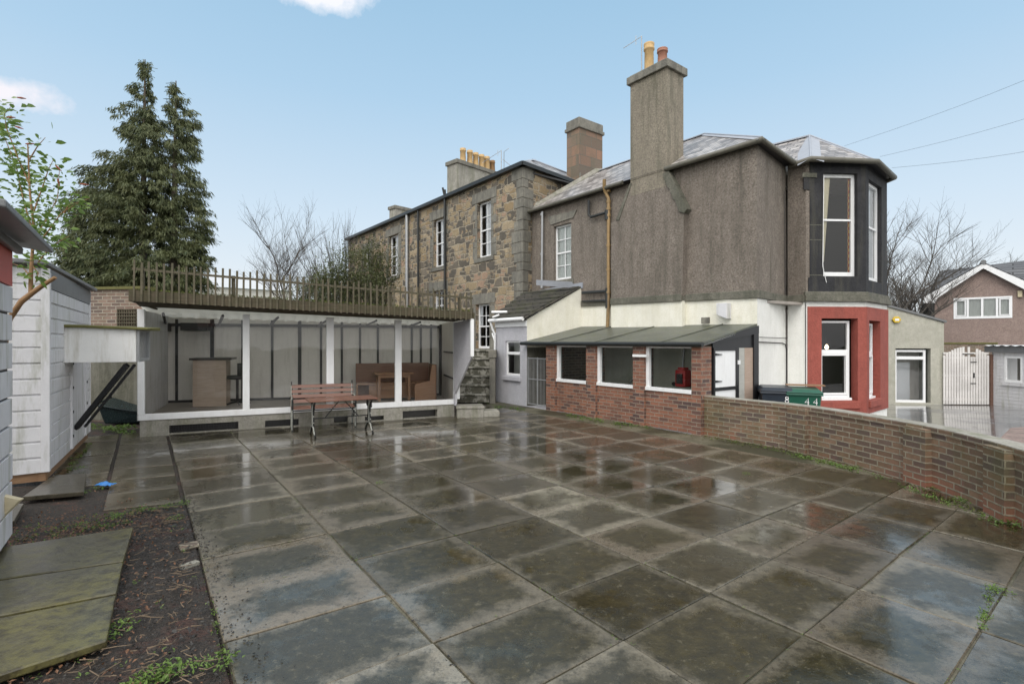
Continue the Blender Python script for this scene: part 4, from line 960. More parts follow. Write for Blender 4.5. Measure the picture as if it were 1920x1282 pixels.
# metal gate in the passage
gt = thing('metal_gate', (EC.x+.02, EC.y, 0), 'tall thin barred metal gate standing open between grey outshot and brick lean-to', 'gate')
GF = Frame(EC+V2(.03, -.05), LF.p(xs[0][0]-.03, -.02, 0)); m = MB()
zt_g = GF.hit(985, 669)[1]
for x in (.0, GF.L*.5, GF.L): m.tube([GF.p(x, 0, .06), GF.p(x, 0, zt_g)], .016, 6)
for z in (.08, .75, zt_g-.03): m.tube([GF.p(0, 0, z), GF.p(GF.L, 0, z)], .013, 6)
m.build('frame', 'galv', gt); m = MB()
for k in range(1, 14): x = GF.L*k/14; m.tube([GF.p(x, 0, .08), GF.p(x, 0, zt_g-.02)], .006, 5)
m.build('bars', 'galv', gt)
# dark brick side of the passage behind the gate
# stone steps left of the outshot, wet glints painted on
bw = thing('stone_steps', (-1.2, 14.9, 0), 'dark worn flight of stone steps climbing between the summerhouse and the grey outshot', 'steps')
rb = random.Random(9)
for k in range(6):
    z1_ = .25*(k+1); y0_ = 14.9+.27*k; xl_ = at(858, 1, y0_).x-.15; xr_ = at(917, 1, 14.9).x+.0; m = MB()
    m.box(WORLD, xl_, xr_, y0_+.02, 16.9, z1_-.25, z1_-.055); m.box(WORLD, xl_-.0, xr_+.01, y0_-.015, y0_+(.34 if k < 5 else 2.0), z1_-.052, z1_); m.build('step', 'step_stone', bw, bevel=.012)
m = MB(); x0_ = at(917, 1, 14.9).x+.012; m.box(WORLD, x0_, x0_+.17, 14.87, 17.5, -.05, 1.30); m.box(WORLD, x0_-.03, x0_+.2, 14.84, 17.5, 1.30, 1.52); m.build('side_wall', 'quoin', bw, bevel=.01)
# concrete step at the shelter's end
st = thing('stone_step', (-1.0, 12.3, 0), 'low mossy block step at the right end of the summerhouse', 'step')
m = MB(); a = gz(857, 783); STF = Frame((a.x, a.y), (a.x+1.05, a.y+.18)); m.box(STF, 0, .62, -.55, 0, -.02, .20); m.box(STF, .62, 1.0, -.5, -.03, -.02, .13); m.box(STF, -.02, .64, -.57, .02, .20, .25); m.build('blocks', 'concrete', st, bevel=.012)

# ------------------------------------------------------------ summerhouse
sh_ = thing('summerhouse', (SA.x, SA.y, 0), 'long flat roofed summerhouse with white framed glazing and mossy picket balustrade on top', 'summerhouse')
SH = Frame(SA, SB); LSH = SH.L; zf = .285
def top_z(x): return 2.30-.11*(x/LSH)+.0
m = MB(); vents = [SH.rect(317, 795, 447, 812), SH.rect(497, 788, 560, 804), SH.rect(626, 783, 652, 798), SH.rect(684, 781, 720, 795), SH.rect(755, 770, 820, 786)]
vents = [(a, b, max(.012, c-.01), min(zf-.05, d+.015)) for a, b, c, d in vents]
wallp(m, SH, 0, LSH, -.05, zf-.0, vents, .2); m.poly([SH.p(0, 0, -.05), SH.p(0, 0, zf), SH.p(0, -2.9, zf), SH.p(0, -2.9, -.05)])
m.poly([SH.p(LSH, 0, -.05), SH.p(LSH, -2, -.05), SH.p(LSH, -2, zf), SH.p(LSH, 0, zf)]); m.build('plinth', 'concrete', sh_)
for (a, b, c, d) in vents[:2]:
    v = MB(); 
    for k in range(int((b-a)/.045)): x = a+.045*k; v.box(SH, x, x+.012, -.06, -.045, c, d)
    for k in range(int((d-c)/.045)+1): z = c+.045*k; v.box(SH, a, b, -.058, -.048, z, z+.01)
    v.build('vent_grille', 'black_paint', sh_)
for (a, b, c, d) in vents: m = MB(); m.poly([SH.p(a, -.19, c), SH.p(b, -.19, c), SH.p(b, -.19, d), SH.p(a, -.19, d)]); m.build('vent_back', 'grit', sh_)
posts = [(258, 271), (455, 468), (612, 626), (741, 753), (851, 862)]
m = MB(); m.box(SH, -.02, LSH+.06, -.10, .02, zf+.0, zf+.115)
for k, (a, b) in enumerate(posts):
    xa, xb = SH.sx(a), SH.sx(b)
    if k == 0: xa = -.03; m.box(SH, xa, xb, -.09, .024, zf+.115, 2.36)
    else: m.box(SH, xa, xb, -.09, .012, zf+.115, top_z(xa)+.03)
m.build('window_frame', 'white_paint', sh_, bevel=.006)
gl = MB()
for k in range(4):
    xa, xb = SH.sx(posts[k][1]), SH.sx(posts[k+1][0]); gl = MB(); gl.poly([SH.p(xa-.01, -.05, zf+.1), SH.p(xb+.01, -.05, zf+.1), SH.p(xb+.01, -.05, top_z(xb)+.02), SH.p(xa-.01, -.05, top_z(xa)+.02)]); gl.build('pane', 'glass', sh_)
# roof edge
RL = V2(-6.69, 9.12); RR = V2(-.84, 11.15); RE = Frame(RL, RR)
zL, zR_ = 2.50, 2.25
bk0 = V2(-8.7, 12.35); bk1 = V2(-1.95, 14.25)
m = MB(); up_ = Vector((0, 0, .09))
c4 = [Vector((RL.x, RL.y, zL)), Vector((RR.x, RR.y, zR_+.02)), Vector((-1.3, 14.6, 2.2)), Vector((-8.9, 12.9, 2.33))]
m.poly(c4); m.build('ceiling', 'poly_roof', sh_); m = MB(); m.poly([p-Vector((0, 0, .012)) for p in (c4[0], c4[1], SH.p(LSH, -.02, top_z(LSH)+.05), SH.p(0, -.02, 2.42))]); m.build('soffit', 'fascia_wood', sh_)
m = MB(); n_ = 150; ra = []; rb_ = []
for k in range(n_+1):
    f_ = k/n_; zz = .03*math.sin(k*1.25); p = c4[0].lerp(c4[1], f_)+up_+Vector((0, 0, .03+zz)); q = c4[3].lerp(c4[2], f_)+up_+Vector((0, 0, -.10+zz)); ra.append(p-RE.n*.03); rb_.append(q)
m.grid([ra, rb_]); m.build('corrugated_roof', 'poly_roof', sh_)
def rz(px, py, n=0): x, z = RE.hit(px, py, n); return x, z
m = MB(); x1_ = RE.L
m.hexa([RE.p(-.02, -.03, zL-.03), RE.p(x1_, -.03, zR_-.01), RE.p(x1_, .0, zR_-.01), RE.p(-.02, .0, zL-.03), RE.p(-.02, -.03, zL+.17), RE.p(x1_, -.03, zR_+.15), RE.p(x1_, 0, zR_+.15), RE.p(-.02, 0, zL+.17)])
m.hexa([RE.p(x1_, -.9, zR_-.01), RE.p(x1_+.03, -.9, zR_-.01), RE.p(x1_+.03, .02, zR_-.01), RE.p(x1_, .02, zR_-.01), RE.p(x1_, -.9, zR_+.13), RE.p(x1_+.03, -.9, zR_+.13), RE.p(x1_+.03, .02, zR_+.13), RE.p(x1_, .02, zR_+.13)])
m.hexa([RE.p(-.05, -1.5, zL-.10), RE.p(-.02, -1.5, zL-.10), RE.p(-.02, .0, zL-.03), RE.p(-.05, .0, zL-.03), RE.p(-.05, -1.5, zL+.06), RE.p(-.02, -1.5, zL+.06), RE.p(-.02, 0, zL+.17), RE.p(-.05, 0, zL+.17)])
m.build('fascia', 'fascia_wood', sh_)
m = MB(); rp_ = random.Random(2); NP = 54
for k in range(NP):
    f_ = k/(NP-1); x = .03+(RE.L-.07)*f_; zb = zL+(zR_-zL)*f_-.035; zt = 3.18+(2.80-3.18)*f_+rp_.uniform(-.02, .02); l = rp_.uniform(-.012, .012)
    if k in (17, 33): zt += .02
    w_ = .0155+rp_.uniform(-.002, .003); m.hexa([RE.p(x-w_, .004, zb), RE.p(x+w_, .004, zb), RE.p(x+w_, .020, zb), RE.p(x-w_, .020, zb), RE.p(x-w_+l, .004, zt), RE.p(x+w_+l, .004, zt), RE.p(x+w_+l, .020, zt), RE.p(x-w_+l, .020, zt)])
m.build('pickets', 'picket_wood', sh_)
m = MB()
for dz, h in ((.52, .04),): m.hexa([RE.p(0, -.03, zL+dz), RE.p(RE.L, -.03, zR_+dz-.10), RE.p(RE.L, .003, zR_+dz-.10), RE.p(0, .003, zL+dz), RE.p(0, -.03, zL+dz+h), RE.p(RE.L, -.03, zR_+dz-.10+h), RE.p(RE.L, .003, zR_+dz-.10+h), RE.p(0, .003, zL+dz+h)])
for k in range(5): x = RE.L*(k+.08)/4.3; m.box(RE, x, x+.06, -.075, -.031, zL-.02-.06*k/4, 3.08-.38*k/4)
m.build('rail', 'picket_wood', sh_)
m = MB(); q_ = random.Random(11)     # moss growing on the roof edge
for k in range(2600):
    f_ = q_.random(); x = RE.L*f_; z0 = zL+(zR_-zL)*f_+.16+q_.uniform(-.02, .03); p = RE.p(x, q_.uniform(-.12, .01), z0); d = Vector((q_.gauss(0, 1), q_.gauss(0, 1), q_.uniform(0, 1.2))).normalized()*q_.uniform(.015, .045); s_ = d.cross(Vector((q_.gauss(0, 1), q_.gauss(0, 1), 1))).normalized()*.009
    m.poly([p-s_, p+s_, p+d])
tag(m.build('moss', 'moss', sh_), kind='stuff')
# white cheek at the right end
m = MB(); CK = Frame(SB, RR-V2(.02, .0))
m.extr(CK, [(0, zf-.02), (.09, zf-.02), (.09, zf+.25), (CK.L, 1.42), (CK.L, zR_+.0), (0, 2.2)], -.02, .02); m.build('cheek', 'grey_render', sh_)
m = MB(); m.extr(CK, [(CK.L-.03, 1.44), (CK.L+.025, 1.44), (CK.L+.025, zR_), (CK.L-.03, zR_)], -.035, .035); m.build('cheek_post', 'white_paint', sh_)
m = MB(); m.box(SH, -.04, -.005, -2.9, .0, zf, 2.36); m.build('left_wall', 'white_board', sh_)
# inside
BKF = Frame(bk0, bk1); m = MB(); m.box(BKF, 0, BKF.L+.02, -.05, 0, zf, 2.40)
SWF = Frame((SB.x-.62, SB.y+1.9), SB+V2(-.02, .1)) 
rw = Frame(bk1, SB+V2(-.02, .05)); m.box(rw, 0, rw.L, -.05, 0, zf, 2.40); m.build('inner_wall', 'interior_panel', sh_)
m = MB()
for px in (331.5, 398, 455, 510.6, 562, 602, 641, 675, 708.5, 743, 772, 789, 808):
    x = BKF.sx(px); w_ = .028 if px not in (562, 398) else .04; m.box(BKF, x-w_, x+w_, 0, .025, zf, 2.3)
m.box(BKF, 0, BKF.L, 0, .022, zf, zf+.06); m.box(BKF, 0, BKF.L, 0, .05, 2.13, 2.2)
m.box(rw, 0, .12, 0, .06, zf, 2.3); m.box(rw, rw.L*.30, rw.L, .0, .03, .87, .90); m.box(rw, rw.L*.30, rw.L, .0, .03, 1.48, 1.51)
m.build('battens', 'batten', sh_)
m = MB()
for k in range(6):
    x = .35+k*1.0; a = SH.p(x, -.1, top_z(x)+.0); b = BKF.p(BKF.L*(x/LSH), 0.02, 2.16); m.tube([a, b], .03, 4)
m.build('rafters', 'batten', sh_)
m = MB(); m.box(BKF, BKF.sx(277), BKF.sx(322), .02, .5, 2.0, 2.2); m.box(BKF, BKF.sx(350), BKF.sx(398), .02, .45, 2.02, 2.2); m.build('wall_cupboard', 'batten', sh_)
m = MB(); m.prism([SH.p(0, -.02, 0), SH.p(LSH, -.02, 0), bk1, bk0], zf-.03, zf+.004); m.build('floor', 'timber_floor', sh_)

# bar counter inside
q = at(393, 762, 11.6); bc = thing('bar_counter', (q.x, q.y, zf), 'pinkish wood bar counter with dark top inside the summerhouse', 'counter')
BCF = Frame((at(361, 1, 11.55).x, 11.55), (at(424, 1, 11.75).x, 11.75)); zt = BCF.hit(393, 675)[1]
m = MB(); m.box(BCF, 0, BCF.L, -.45, 0, zf+.01, zt); m.build('body', 'pink_wood', bc, bevel=.006)
m = MB(); m.box(BCF, -.06, BCF.L+.12, -.52, .05, zt, zt+.05); m.build('top', 'counter_top', bc, bevel=.008)
# desk chair behind the counter
q = at(445, 752, 12.0); dc = thing('swivel_chair', (q.x, q.y, zf), 'black swivel stool with curved back beside the bar counter', 'chair')
m = MB()
for k in range(5): an = k*1.2566+.3; m.tube([(q.x, q.y, zf+.09), (q.x+.28*math.cos(an), q.y+.28*math.sin(an), zf+.04)], [.025, .015], 6)
m.build('base', 'chair_black', dc); m = MB(); m.tube([(q.x, q.y, zf+.08), (q.x, q.y, zf+.62)], .03, 8); m.build('column', 'chair_black', dc)
m = MB(); m.lathe((q.x-.03, q.y, zf+.60), [(.12, 0), (.22, .02), (.24, .05), (.22, .09), (.1, .10)], 18); m.build('seat', 'chair_black', dc)
m = MB(); rows = []
for z, r_ in ((.66, .20), (.78, .23), (.92, .25), (.98, .24)):
    rows.append([(q.x+r_*math.cos(a_/10*2.4-1.0)-.02, q.y+r_*math.sin(a_/10*2.4-1.0), zf+z) for a_ in range(11)])
m.grid(rows); ob = m.build('backrest', 'chair_black', dc); sm_ = ob.modifiers.new('s', 'SOLIDIFY'); sm_.thickness = .025
# corner settle
q = at(740, 745, 13.2); cs = thing('corner_bench', (q.x, q.y, zf), 'tall backed pine corner settle in the right end of the summerhouse', 'bench')
a0_, a1_ = at(667, 1, 13.15), at(804, 1, 13.75); CB = Frame((a0_.x, a0_.y), (a1_.x, a1_.y)); CL = CB.L
m = MB(); m.box(CB, 0, CL, -.05, 0, zf+.02, zf+.92); RS = Frame((CB.p(CL, 0, 0).x, CB.p(CL, 0, 0).y), (CB.p(CL, .85, 0).x, CB.p(CL, .85, 0).y)); m.box(RS, .0, .85, -.05, .0, zf+.02, zf+.90); m.build('backrest', 'pine_dark', cs, bevel=.005)
m = MB(); m.box(CB, .02, CL, .0, .42, zf+.40, zf+.44); m.box(RS, .42, .85, 0, .40, zf+.40, zf+.44); m.build('seat', 'pine', cs, bevel=.005)
m = MB(); m.box(CB, .0, .04, .0, .42, zf+.01, zf+.40); m.box(CB, .3, CL-.4, .34, .37, zf+.05, zf+.40)
m.extr(Frame((CB.p(CL+.02, .87, 0).x-.5, CB.p(CL+.02, .87, 0).y-.12), (CB.p(CL+.02, .87, 0).x+.03, CB.p(CL+.02, .87, 0).y)), [(0, zf+.01), (.52, zf+.01), (.52, zf+.90), (.42, zf+.90), (.36, zf+.5), (.05, zf+.44), (0, zf+.40)], -.02, .02); m.build('end_panel', 'pine', cs, bevel=.005)
q = at(738, 748, 12.75); lt = thing('pine_table', (q.x, q.y, zf), 'plain pine table with lower stretcher in front of the corner settle', 'table')
a0_, a1_ = at(703, 1, 12.6), at(776, 1, 12.95); TF = Frame((a0_.x, a0_.y), (a1_.x, a1_.y)); m = MB(); m.box(TF, 0, TF.L, -.5, 0, zf+.66, zf+.70); m.build('table_top', 'pine', lt, bevel=.005)
for x in (.08, TF.L-.14):
    for n in (-.45, -.1): mm = MB(); mm.box(TF, x, x+.06, n, n+.06, zf+.01, zf+.66); mm.build('leg', 'pine', lt)
m = MB(); m.box(TF, .14, TF.L-.14, -.30, -.26, zf+.28, zf+.34); m.box(TF, .14, TF.L-.14, -.08, -.06, zf+.58, zf+.655); m.build('stretcher', 'pine', lt)
# ------------------------------------------------------------ curved garden wall
gw = thing('garden_wall', (wall_line[2].x, wall_line[2].y, 0), 'curved low brown brick garden wall with buttress piers, mossy and flaking', 'wall')
def smooth(pts, n=10):
    out = []
    for i in range(len(pts)-1):
        p0 = pts[max(i-1, 0)]; p1 = pts[i]; p2 = pts[i+1]; p3 = pts[min(i+2, len(pts)-1)]
        for k in range(n):
            t_ = k/n; out.append(.5*((2*p1)+(p2-p0)*t_+(2*p0-5*p1+4*p2-p3)*t_*t_+(3*p1-p0-3*p2+p3)*t_**3))
    return out+[pts[-1]]
wl = smooth(wall_line, 8)
def sweep(mb, pts, na, nb, za, zb, uo=0):
    """band following the wall, na/nb offsets to the terrace side"""
    n = len(pts); L = []; 
    for i, p in enumerate(pts):
        d = (pts[min(i+1, n-1)]-pts[max(i-1, 0)]).normalized(); s_ = Vector((-d.y, d.x, 0))*-1; L.append((p+s_*na, p+s_*nb))
    rows = [[Z(a, za) for a, b in L], [Z(b, za) for a, b in L], [Z(b, zb) for a, b in L], [Z(a, zb) for a, b in L], [Z(a, za) for a, b in L]]
    i0 = len(mb.v); mb.grid(rows, sm=False); mb.poly([r[0] for r in rows[:4]][::-1]); mb.poly([r[-1] for r in rows[:4]])
def wall_uv(o, pts):
    """arc-length coordinates so that the brick courses run round the curve"""
    acc = [0]
    for a, b in zip(pts, pts[1:]): acc.append(acc[-1]+(b-a).length)
    me = o.data; uvl = me.uv_layers[0].data; off = Vector(gw.location)
    cache = []
    for v in me.vertices:
        p = Vector(v.co)+off; p.z = 0; best = min(range(len(pts)), key=lambda i: (pts[i]-p).length); cache.append(acc[best])
    for pl in me.polygons:
        if abs(pl.normal.z) > .9: continue
        for li in pl.loop_indices:
            vi = me.loops[li].vertex_index; uvl[li].uv = (cache[vi], me.vertices[vi].co.z+off.z)
m = MB(); sweep(m, wl, 0, -.215, -.7, .655); o = m.build('brickwork', 'brick_brown', gw); wall_uv(o, wl)
m = MB(); sweep(m, wl, .012, -.235, .655, .725); o = m.build('coping', bpy.data.materials.get('brick_brown'), gw, bevel=.006); wall_uv(o, wl)
# flat capping bricks get the weathered top
m = MB(); sweep(m, wl, .006, -.229, .725, .733); m.build('mortar_top', 'concrete', gw)
for px in (1506, 1722, 1884):
    best = None
    for i, p in enumerate(wl[:-1]):
        if abs(960+FL*p.x/p.y-px) < (best[0] if best else 1e9): best = (abs(960+FL*p.x/p.y-px), i)
    i = best[1]; a, b = wl[i], wl[i+1]; d = (b-a).normalized(); fr = Frame((a.x, a.y), (a.x+d.x, a.y+d.y))
    if fr.n.dot(a) > 0: fr.n = -fr.n
    m = MB(); m.box(fr, -.165, .165, -.02, .085, -.02, .70); m.build('pier', 'brick_brown', gw, bevel=.004)

# ------------------------------------------------------------ wheelie bins
def wbin(px, py, Y, rz_, mname, label, digits):
    c = at(px, py, Y); zb = yard_z(Y)-.04; H_ = c.z-zb
    r = thing('wheelie_bin', (c.x, c.y, zb), label, 'bin', 'wheelie bins by the white wall', R(rz_))
    F0 = Frame((0, 0), (1, 0)); loc = Vector((c.x, c.y, zb))
    def bb(mb): 
        for i, p in enumerate(mb.v): mb.v[i] = p+loc
        return mb
    m = MB(); h = H_-.09; w0, w1, d0, d1 = .22, .285, .25, .35
    m.hexa([(-w0, -d0, .03), (w0, -d0, .03), (w0, d0*.8, .03), (-w0, d0*.8, .03), (-w1, -d1, h), (w1, -d1, h), (w1, d1, h), (-w1, d1, h)])
    bb(m).build('body', mname, r, bevel=.03)
    m = MB(); m.hexa([(-w1-.03, -d1-.03, h-.04), (w1+.03, -d1-.03, h-.04), (w1+.03, d1+.03, h-.04), (-w1-.03, d1+.03, h-.04), (-w1-.025, -d1-.02, h+.01), (w1+.025, -d1-.02, h+.01), (w1+.025, d1+.02, h+.01), (-w1-.025, d1+.02, h+.01)])
    bb(m).build('rim', mname, r, bevel=.012)
    m = MB(); m.hexa([(-w1-.035, -d1-.05, h+.012), (w1+.035, -d1-.05, h+.012), (w1+.035, d1+.04, h+.012), (-w1-.035, d1+.04, h+.012), (-w1+.03, -d1+.05, h+.075), (w1-.03, -d1+.05, h+.075), (w1-.03, d1-.05, h+.09), (-w1+.03, d1-.05, h+.09)])
    bb(m).build('lid', mname, r, bevel=.015)
    m = MB(); m.tube([(-.2, d1+.06, h+.0), (.2, d1+.06, h+.0)], .016, 8); bb(m).build('handle', mname, r)
    for s_ in (-1, 1): m = MB(); m.tube([(s_*.21, d0, .1), (s_*.26, d0, .1)], .1, 14); bb(m).build('wheel', 'chair_black', r)
    # hand painted number on the front
    for gi, ch in enumerate(digits):
        m = MB(); x0 = .16 if len(digits) == 1 else .04+gi*.14; zc = h-.15; s_ = .062
        def st(*pts): m.tube([(x0+a*s_, -d1-.006+(h-(zc+b*s_))*.105, zc+b*s_) for a, b in pts], .010, 4)
        if ch == '8':
            for cz_, rr_ in ((.5, .42), (-.5, .5)): st(*[(rr_*math.cos(k*.628), cz_+rr_*math.sin(k*.628)) for k in range(11)])
        else: st((.35, -1), (.35, 1), (-.5, -.35), (.6, -.35))
        bb(m).build('number', 'white_mark', r)
    return r
wbin(1454, 723, 10.45, -20, 'bin_grey', 'dark grey wheelie bin with a white 8, left of the green one', '8')
gb = wbin(1505, 726, 10.25, -24, 'bin_green', 'green wheelie bin with white 44 and a plank across its lid', '44')
pk = at(1508, 722.5, 10.35); m = MB(); FQ = Frame((0, 0), (.93, -.36)); o = None
for mb_, in ((m,),):
    mb_.box(FQ, -.33, .35, -.1, .1, 0, .02)
    mb_.v = [p+Vector((pk.x, pk.y, pk.z-.0)) for p in mb_.v]
o = m.build('plank', 'raw_wood', None); tag(o, 'short bare plank lying across the green bin lid', 'plank')

# ------------------------------------------------------------ right side: extension, gate, shed, neighbour house
YE = 20.1; a_, b_ = at(1655, 1, YE), at(1770, 1, YE-.45); XE = Frame((a_.x-1, a_.y+.05), (b_.x, b_.y))
sx = thing('side_extension', (b_.x, b_.y, -.66), 'pale rendered single storey extension with sloping top and glazed white door', 'extension')
zt0 = XE.hit(1663, 574)[1]; zt1 = XE.hit(1770, 605)[1]; dX = XE.rect(1679, 656, 1738, 755)
m = MB(); x0, x1, z0, z1 = dX; zg = -.72
LX = XE.L; slope = (zt1-zt0)/(LX-XE.sx(1663))
def ztop_(x): return zt0+slope*(x-XE.sx(1663))
zc = min(ztop_(LX), ztop_(0))-.02
wallp(m, XE, 0, LX, zg, zc, [(x0, x1+.13, z0, z1+.06)], .2); m.poly([XE.p(0, 0, zc), XE.p(LX, 0, zc), XE.p(LX, 0, ztop_(LX)), XE.p(0, 0, ztop_(0))])
m.poly([XE.p(LX, 0, zg), XE.p(LX, -4, zg), XE.p(LX, -4, zt1), XE.p(LX, 0, zt1)]); m.poly([XE.p(0, -.3, zg), XE.p(0, -3, zg), XE.p(LX, -3, zg), XE.p(LX, -3, zt1), XE.p(0, -3, ztop_(0))])
m.build('wall', 'pale_render', sx)
m = MB(); m.hexa([XE.p(-.1, .06, ztop_(0)), XE.p(LX+.06, .06, ztop_(LX)), XE.p(LX+.06, -4, ztop_(LX)), XE.p(-.1, -4, ztop_(0)), XE.p(-.1, .06, ztop_(0)+.08), XE.p(LX+.06, .06, ztop_(LX)+.08), XE.p(LX+.06, -4, ztop_(LX)+.08), XE.p(-.1, -4, ztop_(0)+.08)]); m.build('roof_edge', 'felt_grey', sx)
m = MB(); ringf(m, XE, x0, x1, z0, z1, .08, -.16, -.08, .1); zz = XE.hit(1700, 671)[1]; m.box(XE, x0+.08, x1-.08, -.15, -.07, zz-.06, zz+.06); dd = m.build('door', 'white_upvc', sx, bevel=.006)
m = MB(); m.poly([XE.p(x0, -.12, z0), XE.p(x1, -.12, z0), XE.p(x1, -.12, z1), XE.p(x0, -.12, z1)]); m.build('pane', 'glass', dd)
m = MB(); m.box(XE, x0+.2, x1-.22, -.72, -.70, z0+.05, z1-.5); m.build('inner_door', 'blind_white', dd)
m = MB(); m.poly([XE.p(x0-.5, -1.4, z0), XE.p(x1+.5, -1.4, z0), XE.p(x1+.5, -1.4, z1), XE.p(x0-.5, -1.4, z1)]); m.build('hall_wall', 'interior_panel', sx)
al = XE.rect(1672, 592, 1687, 607); cx, cz = (al[0]+al[1])/2, (al[2]+al[3])/2
sa_o = thing('alarm_box', tuple(XE.p(cx, 0, cz)), 'yellow hexagonal alarm box high on the pale rendered extension', 'alarm')
m = MB(); m.extr(XE, [(cx+.155*math.cos(k*1.0472), cz+.135*math.sin(k*1.0472)) for k in range(6)], 0, .09); m.build('cover', 'alarm_yellow', sa_o, bevel=.02)
m = MB(); m.box(XE, cx-.07, cx+.07, .09, .094, cz-.045, cz+.045); m.build('panel', 'blind_white', sa_o)
# gate of white boards
a_, b_ = at(1768, 1, 19.6), at(1855, 1, 19.5); GX = Frame((a_.x, a_.y), (b_.x, b_.y)); wg = thing('wooden_gate', (a_.x, a_.y, -.64), 'white boarded garden gate with arched top and black bolts', 'gate')
m = MB(); nb = 17; zgr = -.63
for k in range(nb):
    x = GX.L*k/nb; w_ = GX.L/nb-.022; cxk = (k+.5)/nb; zt = GX.hit(1811, 650)[1]-.36*(abs(cxk-.5)*2)**2
    if k in (8, 10, 11): zt -= .36
    m.box(GX, x, x+w_, .0, .022, zgr+.03, zt)
m.build('boards', 'white_gate', wg, bevel=.003)
m = MB(); zq = GX.hit(1811, 650)[1]
for z in (-.45, .45, zq-.45, zq-.28): m.box(GX, 0.02, GX.L-.02, -.05, -.002, z, z+.07)
m.build('rails', 'white_gate', wg)
m = MB()
for (xa, ya, xb, yb) in ((1820, 678, 1831, 679.5), (1820, 718, 1830, 719.5), (1825, 699, 1827.5, 708), (1805, 663, 1826, 664.5)): a = GX.rect(xa, ya, xb, yb, .03); m.box(GX, a[0], a[1], .022, .04, min(a[2], a[3]), max(a[2], a[3]))
m.build('bolt', 'black_paint', wg)
m = MB(); m.box(GX, GX.L+.01, GX.L+.13, -.08, .04, zgr-.1, zq-.28); m.build('post', 'dark_wood_gate', wg)
bx = thing('boundary_wall', (a_.x, 21, -.7), 'old brick wall showing above the white boarded gate', 'wall')
m = MB(); GB = Frame((at(1762, 1, 21).x, 21), (at(1870, 1, 21).x, 21)); m.box(GB, -.3, GB.L, -.2, 0, -.8, GB.hit(1800, 645)[1]); m.build('brickwork', 'brick_old', bx)
m = MB(); m.box(GB, -.3, GB.L, -.22, .03, GB.hit(1800, 645)[1], GB.hit(1800, 642)[1]); m.build('coping', 'moss_board', bx)
# white boarded outbuilding on the right edge
a_ = at(1861, 1, 19.5); b_ = at(1960, 1, 17.7); WX = Frame((a_.x, a_.y), (b_.x, b_.y)); ws = thing('white_outbuilding', (a_.x, a_.y, -.63), 'white boarded outbuilding with grey fascia and one white window at right edge', 'shed')
m = MB(); zt = WX.hit(1861, 660)[1]; wO = WX.rect(1884, 668, 1918, 717); kb = 16; zb_ = -.62
wallp(m, WX, 0, WX.L, zb_, zt, [wO], .08)
m.poly([WX.p(0, 0, zb_), WX.p(0, -3, zb_), WX.p(0, -3, zt), WX.p(0, 0, zt)]); m.build('wall', 'white_paint', ws)
m = MB()
for k in range(kb):
    z = zb_+(zt-zb_)*k/kb
    for xa, xb in (((.0, WX.L),) if not (wO[2]-.02 < z+.07 < wO[3]+.02) else ((0, wO[0]), (wO[1], WX.L))): m.extr(Frame((WX.p(xa, 0, 0).x, WX.p(xa, 0, 0).y), (WX.p(xb, 0, 0).x, WX.p(xb, 0, 0).y)), [(0, z+.004), (xb-xa, z+.004), (xb-xa, z+(zt-zb_)/kb-.008), (0, z+(zt-zb_)/kb-.008)], .001, .016)
m.build('boarding', 'white_board', ws)
m = MB(); m.hexa([WX.p(-.2, .12, zt), WX.p(WX.L, .12, zt), WX.p(WX.L, -3, zt), WX.p(-.2, -3, zt), WX.p(-.2, .12, zt+.22), WX.p(WX.L, .12, zt+.22), WX.p(WX.L, -3, zt+.3), WX.p(-.2, -3, zt+.3)]); m.build('fascia', 'felt_grey', ws)
m = MB(); rows = [[WX.p(-.2+k*.08, n, zt+.245+.02*math.sin(k*1.57)) for k in range(int(WX.L/.08))] for n in (.2, -3)]; m.grid(rows); m.build('corrugated_roof', 'white_upvc', ws)
m = MB(); ringf(m, WX, *wO, .07, -.05, .02, .09); oo = m.build('window', 'white_upvc', ws); m = MB(); m.poly([WX.p(wO[0], -.02, wO[2]), WX.p(wO[1], -.02, wO[2]), WX.p(wO[1], -.02, wO[3]), WX.p(wO[0], -.02, wO[3])]); m.build('pane', 'glass', oo)
m = MB(); m.box(WX, wO[0]-.1, wO[1]+.1, 0, .07, wO[2]-.12, wO[2]-.02); m.build('sill', 'white_board', oo)
m = MB(); m.poly([WX.p(wO[0], -.5, wO[2]), WX.p(wO[1], -.5, wO[2]), WX.p(wO[1], -.5, wO[3]), WX.p(wO[0], -.5, wO[3])]); m.build('blind', 'quoin', oo)
# neighbour house
a_ = at(1749, 1, 27.5); b_ = at(1955, 1, 24.9); NX = Frame((a_.x, a_.y), (b_.x, b_.y)); nh = thing('neighbour_house', (a_.x, a_.y, -.8), 'brown roughcast house with white bargeboards and four pane upper window', 'house')
wN = NX.rect(1788, 557, 1898, 597); ap_ = NX.hit(1843, 497); eLz = NX.hit(1735, 556); eRx = 2*ap_[0]-eLz[0]; zc = eLz[1]
eL2 = NX.hit(1733, 561, .3)
xlW = 0; xrW = min(eRx-.2, NX.L)
m = MB(); wallp(m, NX, 0, eRx-.3, -.8, zc, [wN] if wN[3] < zc else [(wN[0], wN[1], wN[2], zc-.02)], .1); m.poly([NX.p(0, 0, zc), NX.p(eRx-.3, 0, zc), NX.p(ap_[0], 0, ap_[1]-.15)])
m.poly([NX.p(0, 0, -.8), NX.p(0, -9, -.8), NX.p(0, -9, zc), NX.p(0, 0, zc)]); m.build('wall', 'brown_harl', nh)
m = MB(); P = NX.p; xl, xr_ = eLz[0]-.05, eRx+.05; zl = zc-.1; az = ap_[1]
